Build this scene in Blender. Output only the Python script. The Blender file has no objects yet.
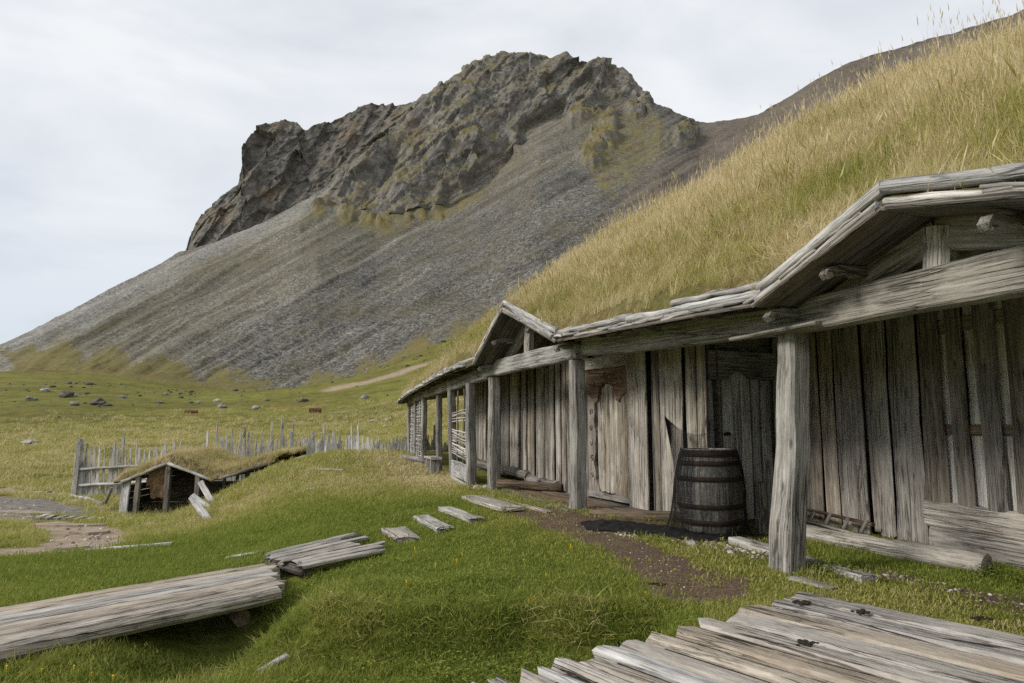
import bpy, bmesh, math, random
import numpy as np
from mathutils import Vector, Matrix

# ---------------------------------------------------------------- camera, sky, sun, exposure
SC = bpy.context.scene
COL = SC.collection
cam_d = bpy.data.cameras.new('camera')
cam_d.sensor_width = 36.0
cam_d.lens = 24.0
cam_d.clip_start = 0.05
cam_d.clip_end = 5000
cam = bpy.data.objects.new('camera', cam_d)
COL.objects.link(cam)
cam.location = (0, 0, 1.25)
cam.rotation_euler = (math.radians(90 + 6.97), 0, 0)
SC.camera = cam

SUN_EL, SUN_AZ = 31.0, -112.0          # azimuth measured from +Y towards +X (degrees)
world = bpy.data.worlds.new('World')
SC.world = world
world.use_nodes = True
nt = world.node_tree
nt.nodes.clear()
w_out = nt.nodes.new('ShaderNodeOutputWorld')
w_bg = nt.nodes.new('ShaderNodeBackground')
w_sky = nt.nodes.new('ShaderNodeTexSky')
w_sky.sky_type = 'NISHITA'
w_sky.sun_disc = False
w_sky.sun_elevation = math.radians(SUN_EL)
w_sky.sun_rotation = math.radians(SUN_AZ)
w_sky.dust_density = 2.0
w_tc = nt.nodes.new('ShaderNodeTexCoord')
w_map = nt.nodes.new('ShaderNodeMapping')
w_map.inputs['Scale'].default_value = (1.0, 1.0, 2.6)
w_map.inputs['Location'].default_value = (0.35, 0.1, 0.25)
w_no = nt.nodes.new('ShaderNodeTexNoise')
w_no.inputs['Scale'].default_value = 2.1
w_no.inputs['Detail'].default_value = 6.0
w_no.inputs['Roughness'].default_value = 0.52
w_no.inputs['Distortion'].default_value = 0.35
w_sep = nt.nodes.new('ShaderNodeSeparateXYZ')
w_hz = nt.nodes.new('ShaderNodeValToRGB')
w_hz.color_ramp.elements[0].position = 0.02
w_hz.color_ramp.elements[0].color = (.68, .735, .83, 1)
w_hz.color_ramp.elements[1].position = 0.36
w_hz.color_ramp.elements[1].color = (1, 1, 1, 1)
w_mu = nt.nodes.new('ShaderNodeMix')
w_mu.data_type = 'RGBA'
w_mu.blend_type = 'MULTIPLY'
w_mu.inputs['Factor'].default_value = 1.0
w_rp = nt.nodes.new('ShaderNodeValToRGB')
w_rp.color_ramp.elements[0].position = 0.36
w_rp.color_ramp.elements[0].color = (3.85, 4.1, 4.5, 1)
w_rp.color_ramp.elements[1].position = 0.60
w_rp.color_ramp.elements[1].color = (5.35, 5.45, 5.52, 1)
w_mx = nt.nodes.new('ShaderNodeMix')
w_mx.data_type = 'RGBA'
w_mx.inputs['Factor'].default_value = 0.93
nt.links.new(w_tc.outputs['Generated'], w_map.inputs['Vector'])
nt.links.new(w_map.outputs['Vector'], w_no.inputs['Vector'])
nt.links.new(w_no.outputs['Fac'], w_rp.inputs['Fac'])
nt.links.new(w_sky.outputs['Color'], w_mx.inputs['A'])
nt.links.new(w_tc.outputs['Generated'], w_sep.inputs[0])
nt.links.new(w_sep.outputs[2], w_hz.inputs['Fac'])
nt.links.new(w_rp.outputs['Color'], w_mu.inputs['A'])
nt.links.new(w_hz.outputs['Color'], w_mu.inputs['B'])
nt.links.new(w_mu.outputs['Result'], w_mx.inputs['B'])
nt.links.new(w_mx.outputs['Result'], w_bg.inputs['Color'])
w_bg.inputs['Strength'].default_value = 0.1
nt.links.new(w_bg.outputs['Background'], w_out.inputs['Surface'])

sun_d = bpy.data.lights.new('sun', 'SUN')
sun_d.energy = 1.5
sun_d.angle = math.radians(16)
sun_d.color = (1.0, 0.95, 0.87)
sun = bpy.data.objects.new('sun', sun_d)
COL.objects.link(sun)
_az, _el = math.radians(SUN_AZ), math.radians(SUN_EL)
_to = Vector((math.sin(_az) * math.cos(_el), math.cos(_az) * math.cos(_el), math.sin(_el)))
sun.rotation_euler = _to.to_track_quat('Z', 'Y').to_euler()
sun.location = (-20, -15, 40)

SC.cycles.use_denoising = False
SC.cycles.max_bounces = 6
SC.cycles.diffuse_bounces = 4
SC.cycles.glossy_bounces = 2
SC.cycles.transmission_bounces = 3
SC.view_settings.view_transform = 'Standard'
SC.view_settings.look = 'None'
SC.view_settings.gamma = 1.0
SC.view_settings.use_curve_mapping = False
SC.view_settings.exposure = 0.82

# ---------------------------------------------------------------- numeric helpers
_rs = np.random.RandomState(7)
_PERM = np.concatenate([_rs.permutation(256)] * 3).astype(np.int64)
_GR = _rs.normal(size=(256, 3))
_GR /= np.linalg.norm(_GR, axis=1)[:, None]


def noise3(p):
    """Gradient noise, about -0.7..0.7, on an (n,3) array."""
    i = np.floor(p).astype(np.int64)
    f = p - i
    u = f * f * f * (f * (f * 6 - 15) + 10)
    i &= 255
    res = 0
    for dx in (0, 1):
        wx = u[:, 0] if dx else 1 - u[:, 0]
        for dy in (0, 1):
            wy = u[:, 1] if dy else 1 - u[:, 1]
            for dz in (0, 1):
                wz = u[:, 2] if dz else 1 - u[:, 2]
                h = _PERM[_PERM[_PERM[i[:, 0] + dx] + i[:, 1] + dy] + i[:, 2] + dz]
                g = _GR[h]
                d = g[:, 0] * (f[:, 0] - dx) + g[:, 1] * (f[:, 1] - dy) + g[:, 2] * (f[:, 2] - dz)
                res = res + wx * wy * wz * d
    return res


def fbm(p, octaves=4, gain=0.5, ridged=False):
    out = 0
    a = 1.0
    for k in range(octaves):
        n = noise3(p * (2.03 ** k) + 17.3 * k)
        if ridged:
            n = 0.5 - np.abs(n) * 1.6
        out = out + a * n
        a *= gain
    return out


def sstep(a, b, x):
    t = np.clip((x - a) / (b - a), 0, 1)
    return t * t * (3 - 2 * t)


def poly_sd(poly, x, y):
    """Signed distance (negative inside) of points to a polygon."""
    P = np.array(poly, float)
    d = np.full(x.shape, 1e9)
    ins = np.zeros(x.shape, bool)
    n = len(P)
    for k in range(n):
        a, b = P[k], P[(k + 1) % n]
        e = b - a
        wx, wy = x - a[0], y - a[1]
        t = np.clip((wx * e[0] + wy * e[1]) / (e @ e + 1e-12), 0, 1)
        d = np.minimum(d, (wx - e[0] * t) ** 2 + (wy - e[1] * t) ** 2)
        c = ((a[1] <= y) & (b[1] > y)) | ((b[1] <= y) & (a[1] > y))
        with np.errstate(divide='ignore', invalid='ignore'):
            xi = a[0] + (y - a[1]) / (b[1] - a[1] if b[1] != a[1] else 1e-9) * e[0]
        ins ^= c & (x < xi)
    d = np.sqrt(d)
    return np.where(ins, -d, d)


# ---------------------------------------------------------------- object helpers
WM = {}


def mesh_np(name, V, Fq, smooth=False, tris=None):
    """Fast mesh from arrays: V (n,3), Fq (m,4) quads and/or tris (k,3)."""
    me = bpy.data.meshes.new(name)
    V = np.asarray(V, np.float32)
    loops = []
    tot = []
    if Fq is not None and len(Fq):
        Fq = np.asarray(Fq, np.int32)
        loops.append(Fq.ravel())
        tot.append(np.full(len(Fq), 4, np.int32))
    if tris is not None and len(tris):
        tris = np.asarray(tris, np.int32)
        loops.append(tris.ravel())
        tot.append(np.full(len(tris), 3, np.int32))
    loops = np.concatenate(loops)
    tot = np.concatenate(tot)
    st = np.concatenate([[0], np.cumsum(tot)[:-1]]).astype(np.int32)
    me.vertices.add(len(V))
    me.vertices.foreach_set('co', V.ravel())
    me.loops.add(len(loops))
    me.loops.foreach_set('vertex_index', loops)
    me.polygons.add(len(tot))
    me.polygons.foreach_set('loop_start', st)
    me.polygons.foreach_set('loop_total', tot)
    me.update(calc_edges=True)
    if smooth:
        me.polygons.foreach_set('use_smooth', np.ones(len(tot), bool))
    return me


def mesh_py(name, V, F, smooth=False):
    me = bpy.data.meshes.new(name)
    me.from_pydata([tuple(v) for v in V], [], F)
    if smooth:
        for p in me.polygons:
            p.use_smooth = True
    me.update()
    return me


def grid_faces(nr, nc):
    i = np.arange(nr - 1)[:, None] * nc + np.arange(nc - 1)[None]
    i = i.ravel()
    return np.stack([i, i + 1, i + nc + 1, i + nc], 1)


def tag(o, label=None, cat=None, group=None, kind=None):
    if label:
        o['label'] = label
    if cat:
        o['category'] = cat
    if group:
        o['group'] = group
    if kind:
        o['kind'] = kind
    return o


def thing(name, loc, label, cat, group=None):
    o = bpy.data.objects.new(name, None)
    o.empty_display_size = 0.2
    COL.objects.link(o)
    o.location = loc
    WM[o] = Matrix.Translation(Vector(loc))
    return tag(o, label, cat, group)


def place(name, me, mat, parent=None, M=None):
    o = bpy.data.objects.new(name, me)
    COL.objects.link(o)
    if mat is not None and len(me.materials) == 0:
        me.materials.append(mat)
    M = M or Matrix.Identity(4)
    WM[o] = M
    if parent is not None:
        o.parent = parent
        o.matrix_basis = WM[parent].inverted() @ M
    else:
        o.matrix_basis = M
    return o


def frame(p0, p1, up=(0, 0, 1)):
    """Matrix with X along p0->p1 and Z nearest to up."""
    p0, p1 = Vector(p0), Vector(p1)
    x = (p1 - p0).normalized()
    z = Vector(up)
    z = z - x * z.dot(x)
    if z.length < 1e-4:
        z = Vector((0, 1, 0)) - x * x.y
    z.normalize()
    y = z.cross(x)
    M = Matrix.Identity(4)
    for r in range(3):
        M[r][0], M[r][1], M[r][2], M[r][3] = x[r], y[r], z[r], p0[r]
    return M


def plank_me(L, w, t, rnd, seg=5, warp=0.006, rag=0.05, cham=0.012, ragend=0.012, round_=0.0, w1=None):
    """A hand-hewn board, X along its length, Z through its thickness."""
    c = min(cham, t * 0.45, w * 0.3)
    w1 = w if w1 is None else w1
    V, F = [], []
    e1 = e2 = zz = 0.0
    for k in range(seg + 1):
        f = k / seg
        hw = (w + (w1 - w) * f) / 2
        e1 = 0.5 * e1 + rnd.uniform(-rag, rag) * w
        e2 = 0.5 * e2 + rnd.uniform(-rag, rag) * w
        zz = 0.6 * zz + rnd.uniform(-warp, warp)
        a, b = -hw + e1, hw + e2
        h = t / 2
        ring = [(a + c, -h), (b - c, -h), (b, -h + c), (b, h - c - round_ * t * .4), (b - c - round_ * w * .12, h),
                ((a + b) / 2, h + round_ * t * .35), (a + c + round_ * w * .12, h), (a, h - c - round_ * t * .4), (a, -h + c)]
        for (yy, z) in ring:
            x = L * f
            if k in (0, seg):
                x += rnd.uniform(-ragend, ragend)
            V.append((x, yy, z + zz))
    n = 9
    for k in range(seg):
        for j in range(n):
            F.append((k * n + j, k * n + (j + 1) % n, (k + 1) * n + (j + 1) % n, (k + 1) * n + j))
    F.append(tuple(range(n - 1, -1, -1)))
    F.append(tuple(range(seg * n, seg * n + n)))
    F = [tuple(reversed(f)) for f in F]
    return mesh_py('plank', V, F)


def plank(parent, name, p0, p1, w, t, up, mat, rnd, **kw):
    L = (Vector(p1) - Vector(p0)).length
    me = plank_me(L, w, t, rnd, **kw)
    return place(name, me, mat, parent, frame(p0, p1, up))


def tube_me(P, R, rnd, sides=9, rough=0.06, smooth=True, flat=None):
    """Tube through local points P with radii R, noisy, capped."""
    V, F = [], []
    P = [Vector(p) for p in P]
    n = len(P)
    ph = [rnd.uniform(-1, 1) for _ in range(sides)]
    for k in range(n):
        d = (P[min(k + 1, n - 1)] - P[max(k - 1, 0)]).normalized()
        a = Vector((0, 0, 1)) if abs(d.z) < 0.9 else Vector((0, 1, 0))
        u = d.cross(a).normalized()
        v = u.cross(d)
        for j in range(sides):
            an = 2 * math.pi * j / sides
            r = R[k] * (1 + rough * (ph[j] * 0.7 + rnd.uniform(-0.6, 0.6)))
            V.append(P[k] + u * (r * math.cos(an)) + v * (r * math.sin(an)))
    for k in range(n - 1):
        for j in range(sides):
            F.append((k * sides + j, k * sides + (j + 1) % sides, (k + 1) * sides + (j + 1) % sides, (k + 1) * sides + j))
    F.append(tuple(range(sides - 1, -1, -1)))
    F.append(tuple(range((n - 1) * sides, n * sides)))
    F = [tuple(reversed(f)) for f in F]
    me = mesh_py('log', V, F)
    if smooth:
        for p in me.polygons:
            if len(p.vertices) == 4:
                p.use_smooth = True
    return me


def pole(parent, name, pts, r0, r1, mat, rnd, seg=8, wob=0.01, sides=9, rough=0.06, up=(0, 0, 1)):
    """A pole following a world polyline, tapering r0 -> r1."""
    pts = [Vector(p) for p in pts]
    M = frame(pts[0], pts[-1], up)
    Mi = M.inverted()
    ls = [0]
    for a, b in zip(pts, pts[1:]):
        ls.append(ls[-1] + (b - a).length)
    P, R = [], []
    for k in range(seg + 1):
        s = ls[-1] * k / seg
        j = max(i for i in range(len(pts) - 1) if ls[i] <= s + 1e-9)
        q = pts[j].lerp(pts[j + 1], (s - ls[j]) / max(ls[j + 1] - ls[j], 1e-9))
        if 0 < k < seg:
            q = q + Vector((rnd.uniform(-wob, wob), rnd.uniform(-wob, wob), rnd.uniform(-wob, wob)))
        P.append(Mi @ q)
        R.append(r0 + (r1 - r0) * k / seg)
    return place(name, tube_me(P, R, rnd, sides, rough), mat, parent, M)


def prism_me(poly, t, name='board'):
    """Flat outline in local XY, thickness t along Z (0..t)."""
    n = len(poly)
    V = [(x, y, 0) for x, y in poly] + [(x, y, t) for x, y in poly]
    F = [tuple(range(n - 1, -1, -1)), tuple(range(n, 2 * n))]
    for k in range(n):
        F.append((k, (k + 1) % n, n + (k + 1) % n, n + k))
    return mesh_py(name, V, F)


def rock_me(rnd, sx, sy, sz, sub=2, amp=0.35):
    bm = bmesh.new()
    bmesh.ops.create_icosphere(bm, subdivisions=sub, radius=1.0)
    V = np.array([v.co[:] for v in bm.verts])
    off = rnd.uniform(0, 90)
    n = fbm(V * 1.1 + off, 3) * 1.3
    V = V * (1 + amp * n)[:, None]
    V = np.sign(V) * np.abs(V) ** 0.85
    for v, q in zip(bm.verts, V):
        v.co = (q[0] * sx, q[1] * sy, q[2] * sz)
    me = bpy.data.meshes.new('rock')
    bm.to_mesh(me)
    bm.free()
    return me


# ---------------------------------------------------------------- materials
class NT:
    def __init__(self, name):
        self.m = bpy.data.materials.new(name)
        self.m.use_nodes = True
        self.t = self.m.node_tree
        self.t.nodes.clear()
        self.out = self.t.nodes.new('ShaderNodeOutputMaterial')
        self.b = self.t.nodes.new('ShaderNodeBsdfPrincipled')
        self.t.links.new(self.b.outputs[0], self.out.inputs['Surface'])
        self.b.inputs['Specular IOR Level'].default_value = 0.25

    def n(self, kind, **kw):
        o = self.t.nodes.new(kind)
        for k, v in kw.items():
            if k in o.inputs:
                o.inputs[k].default_value = v
            else:
                setattr(o, k, v)
        return o

    def l(self, a, b):
        self.t.links.new(a, b)

    def noise(self, vec, scale, detail=4, rough=0.55, dist=0.0):
        o = self.n('ShaderNodeTexNoise', Scale=scale, Detail=detail, Roughness=rough, Distortion=dist)
        self.l(vec, o.inputs['Vector'])
        return o.outputs['Fac']

    def mapping(self, vec, sc):
        o = self.n('ShaderNodeMapping')
        o.inputs['Scale'].default_value = sc
        self.l(vec, o.inputs['Vector'])
        return o.outputs[0]

    def ramp(self, fac, stops):
        o = self.n('ShaderNodeValToRGB')
        e = o.color_ramp.elements
        while len(e) < len(stops):
            e.new(0.5)
        for k, (p, c) in enumerate(stops):
            e[k].position = p
            e[k].color = (c, c, c, 1) if not hasattr(c, '__len__') else (*c, 1)
        self.l(fac, o.inputs['Fac'])
        return o.outputs['Color']

    def mix(self, fac, a, b, mode='MIX'):
        o = self.n('ShaderNodeMix')
        o.data_type = 'RGBA'
        o.blend_type = mode
        for key, v in (('Factor', fac), ('A', a), ('B', b)):
            s = o.inputs[key]
            if hasattr(v, 'is_linked'):
                self.l(v, s)
            elif key == 'Factor':
                s.default_value = v
            else:
                s.default_value = (*v, 1)
        return o.outputs['Result']

    def math(self, op, a, b=None):
        o = self.n('ShaderNodeMath', operation=op)
        for k, v in ((0, a), (1, b)):
            if v is None:
                continue
            if hasattr(v, 'is_linked'):
                self.l(v, o.inputs[k])
            else:
                o.inputs[k].default_value = v
        return o.outputs[0]

    def bump(self, h, strength, dist):
        o = self.n('ShaderNodeBump', Strength=strength, Distance=dist)
        self.l(h, o.inputs['Height'])
        self.l(o.outputs[0], self.b.inputs['Normal'])
        return o


def wood(name, dark, mid, light, vary=0.35, crack=0.75, lichen=0.0, rough=0.85, stain=None, knots=0.7, axis='X', sx=1.3, soft=0.0):
    """Weathered timber; grain runs along local X, every object gets its own offset."""
    k = NT(name)
    tc = k.n('ShaderNodeTexCoord')
    oi = k.n('ShaderNodeObjectInfo')
    off = k.n('ShaderNodeVectorMath', operation='SCALE')
    cmb = k.n('ShaderNodeCombineXYZ')
    k.l(oi.outputs['Random'], cmb.inputs[0])
    k.l(oi.outputs['Random'], cmb.inputs[1])
    k.l(oi.outputs['Random'], cmb.inputs[2])
    k.l(cmb.outputs[0], off.inputs[0])
    off.inputs['Scale'].default_value = 91.0
    add = k.n('ShaderNodeVectorMath', operation='ADD')
    k.l(tc.outputs['Object'], add.inputs[0])
    k.l(off.outputs[0], add.inputs[1])
    v = add.outputs[0]
    if axis == 'Y':
        rt = k.n('ShaderNodeMapping')
        rt.inputs['Rotation'].default_value = (0, 0, math.pi / 2)
        k.l(v, rt.inputs['Vector'])
        v = rt.outputs[0]
    g1 = k.noise(k.mapping(v, (sx * .8, 24, 24)), 1.0, 5, 0.65, 0.5)
    g2 = k.noise(k.mapping(v, (sx * 3, 62, 62)), 1.0, 4, 0.65)
    g3 = k.noise(k.mapping(v, (sx * .7, 34, 34)), 1.0, 3, 0.5, 0.4)
    bl = k.noise(k.mapping(v, (1.3, 2.6, 2.6)), 1.0, 4, 0.6)
    c = k.ramp(g1, [(0.22, dark), (0.5, mid), (0.78, light)])
    fine = k.ramp(g2, [(0.32, 0.60 + .25 * soft), (0.62, 1.12 - .04 * soft)])
    c = k.mix(1.0, c, fine, 'MULTIPLY')
    ve = k.n('ShaderNodeTexVoronoi', feature='DISTANCE_TO_EDGE', Scale=1.0)
    wv = k.n('ShaderNodeVectorMath', operation='ADD')
    gs = k.n('ShaderNodeCombineXYZ')
    k.l(k.math('MULTIPLY', g3, .45), gs.inputs[1])
    k.l(k.math('MULTIPLY', bl, .45), gs.inputs[2])
    k.l(k.mapping(v, (.42, 12, 12)), wv.inputs[0])
    k.l(gs.outputs[0], wv.inputs[1])
    k.l(wv.outputs[0], ve.inputs['Vector'])
    cr = k.ramp(ve.outputs['Distance'], [(0.008, 0.0), (0.038, 1.0)])
    vf = k.n('ShaderNodeTexVoronoi', feature='DISTANCE_TO_EDGE', Scale=1.0)
    k.l(k.mapping(wv.outputs[0], (2.3, 2.6, 2.6)), vf.inputs['Vector'])
    cr = k.mix(1.0, cr, k.ramp(vf.outputs['Distance'], [(0.0, 0.35), (0.05, 1.0)]), 'MULTIPLY')
    msk = k.ramp(bl, [(0.46, 0.0), (0.58, 1.0)])
    crk = k.mix(msk, cr, (1, 1, 1))
    crk2 = k.mix(crack, (1, 1, 1), crk)
    c = k.mix(1.0, c, k.mix(crk2, (0.09, 0.08, 0.07), (1, 1, 1)), 'MULTIPLY')
    blot = k.ramp(bl, [(0.3, 0.72), (0.68, 1.15)])
    c = k.mix(0.8, c, blot, 'MULTIPLY')
    if knots:
        vo = k.n('ShaderNodeTexVoronoi', Scale=1.0)
        k.l(k.mapping(v, (2.2, 7, 7)), vo.inputs['Vector'])
        kn = k.ramp(vo.outputs['Distance'], [(0.06, 1.0), (0.14, 0.0)])
        c = k.mix(k.math('MULTIPLY', kn, knots), c, tuple(x * 0.3 for x in dark))
    if stain:
        s2 = k.noise(k.mapping(v, (0.9, 1.8, 1.8)), 1.3, 4, 0.6)
        c = k.mix(k.ramp(s2, [(0.52, 0.0), (0.7, 0.75)]), c, stain)
    if lichen:
        li = k.noise(v, 26, 4, 0.7)
        c = k.mix(k.math('MULTIPLY', k.ramp(li, [(0.56, 0.0), (0.66, 1.0)]), lichen), c, (0.46, 0.46, 0.42))
    hs = k.n('ShaderNodeHueSaturation')
    k.l(c, hs.inputs['Color'])
    r1 = k.math('ADD', k.math('MULTIPLY', oi.outputs['Random'], vary * 2), 1 - vary)
    k.l(r1, hs.inputs['Value'])
    wn = k.n('ShaderNodeTexWhiteNoise', noise_dimensions='1D')
    k.l(oi.outputs['Random'], wn.inputs['W'])
    k.l(k.math('ADD', k.math('MULTIPLY', wn.outputs['Value'], 0.8), 0.5), hs.inputs['Saturation'])
    k.l(hs.outputs[0], k.b.inputs['Base Color'])
    k.b.inputs['Roughness'].default_value = rough
    h = k.math('ADD', k.math('MULTIPLY', g2, 0.35), k.math('ADD', k.math('MULTIPLY', g1, 0.8), k.math('MULTIPLY', crk2, 0.9)))
    k.bump(h, 0.9, 0.016)
    return k.m


W = {
    'post': wood('weathered_post', (.16, .145, .125), (.33, .31, .28), (.52, .50, .46), vary=.12, lichen=.25),
    'beam': wood('weathered_beam', (.17, .158, .135), (.35, .33, .29), (.52, .50, .45), vary=.12, lichen=.3),
    'wall': wood('old_wall_plank', (.15, .13, .105), (.36, .32, .27), (.58, .54, .48), vary=.36, lichen=.15),
    'wallnear': wood('near_wall_plank', (.15, .13, .105), (.35, .31, .265), (.54, .50, .44), vary=.3, lichen=.12),
    'walllight': wood('near_wall_light_plank', (.20, .175, .145), (.42, .375, .32), (.64, .60, .54), vary=.2, lichen=.4),
    'pale': wood('pale_new_board', (.58, .54, .48), (.72, .69, .64), (.80, .78, .74), vary=.08, crack=.3, knots=.3),
    'rail': wood('brown_rail', (.17, .125, .09), (.30, .235, .18), (.40, .33, .26), vary=.1),
    'silver': wood('silver_pole', (.25, .235, .22), (.45, .435, .415), (.64, .63, .60), vary=.22, lichen=.3),
    'birch': wood('birch_bark_stick', (.22, .19, .165), (.46, .43, .40), (.70, .68, .65), vary=.28, crack=.4),
    'brownpole': wood('brown_pole', (.12, .06, .03), (.24, .125, .06), (.32, .18, .1), vary=.1),
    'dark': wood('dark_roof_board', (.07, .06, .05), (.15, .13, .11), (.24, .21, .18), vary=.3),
    'rafter': wood('rafter_board', (.14, .125, .105), (.27, .245, .21), (.42, .39, .345), vary=.15),
    'carve': wood('carved_door_wood', (.16, .135, .108), (.29, .25, .205), (.40, .355, .30), vary=.1),
    'carvev': wood('carved_door_stile', (.16, .135, .108), (.29, .25, .205), (.40, .355, .30), vary=.1, axis='Y'),
    'redcarve': wood('reddish_carved_head', (.10, .062, .043), (.20, .13, .09), (.29, .20, .145), vary=.05, knots=.2),
    'deck': wood('trodden_deck_board', (.31, .27, .22), (.40, .35, .29), (.52, .48, .42), vary=.12, crack=1.0, stain=(.36, .29, .215), sx=5.0, soft=.75),
    'bridge': wood('trodden_bridge_log', (.26, .225, .185), (.39, .345, .29), (.52, .485, .43), vary=.10, crack=1.0, stain=(.38, .32, .25), sx=3.6, soft=.7),
    'step': wood('grey_brown_step', (.27, .235, .195), (.45, .40, .335), (.57, .525, .46), vary=.12, crack=.8),
    'floor': wood('porch_floor_board', (.10, .07, .048), (.21, .155, .11), (.31, .25, .19), vary=.15),
    'log': wood('bleached_log', (.20, .18, .155), (.37, .345, .31), (.55, .53, .49), vary=.15, lichen=.3),
    'brownlog': wood('brown_log', (.07, .052, .038), (.15, .115, .085), (.23, .19, .15), vary=.2),
    'fence': wood('bleached_picket', (.34, .32, .29), (.52, .50, .47), (.68, .66, .63), vary=.2),
    'hut': wood('hut_timber', (.11, .10, .085), (.22, .2, .175), (.36, .335, .3), vary=.25),
    'hutdark': wood('hut_wall_plank', (.08, .068, .056), (.17, .146, .12), (.28, .245, .2), vary=.3),
}


def simple(name, c1, c2, scale=6, rough=0.9, bump=0.4, dist=0.02, metal=0.0, coord='Object'):
    k = NT(name)
    tc = k.n('ShaderNodeTexCoord')
    n = k.noise(tc.outputs[coord], scale, 6, 0.62)
    k.l(k.ramp(n, [(0.3, c1), (0.7, c2)]), k.b.inputs['Base Color'])
    k.b.inputs['Roughness'].default_value = rough
    k.b.inputs['Metallic'].default_value = metal
    k.bump(n, bump, dist)
    return k.m


M_STONE = simple('grey_stone', (.10, .098, .09), (.34, .33, .30), 3.0, bump=.6, dist=.08)
M_STONEW = simple('pale_stone', (.20, .195, .18), (.46, .45, .43), 5.0)
M_DARKROCK = simple('dark_lava_stone', (.05, .047, .04), (.16, .15, .13), 2.0, bump=.7, dist=.1)
M_IRON = simple('rusty_hoop_iron', (.022, .013, .010), (.075, .038, .024), 14, rough=.7)
M_RUST = simple('rusty_metal', (.07, .03, .018), (.17, .07, .04), 5, rough=.85)
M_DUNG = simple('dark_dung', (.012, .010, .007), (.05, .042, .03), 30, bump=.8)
M_SOIL = simple('turf_soil', (.045, .030, .016), (.17, .12, .062), 9, bump=.9, dist=.05)
M_NET = simple('black_net_twine', (.006, .006, .006), (.018, .018, .017), 40, rough=.8)
M_SLAB = simple('tan_slab_stone', (.20, .155, .115), (.40, .335, .26), 5.0, bump=.5, dist=.03)
M_HEMP = simple('hanging_dry_turf', (.10, .06, .03), (.28, .185, .095), 14, bump=.8, dist=.04)

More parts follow.
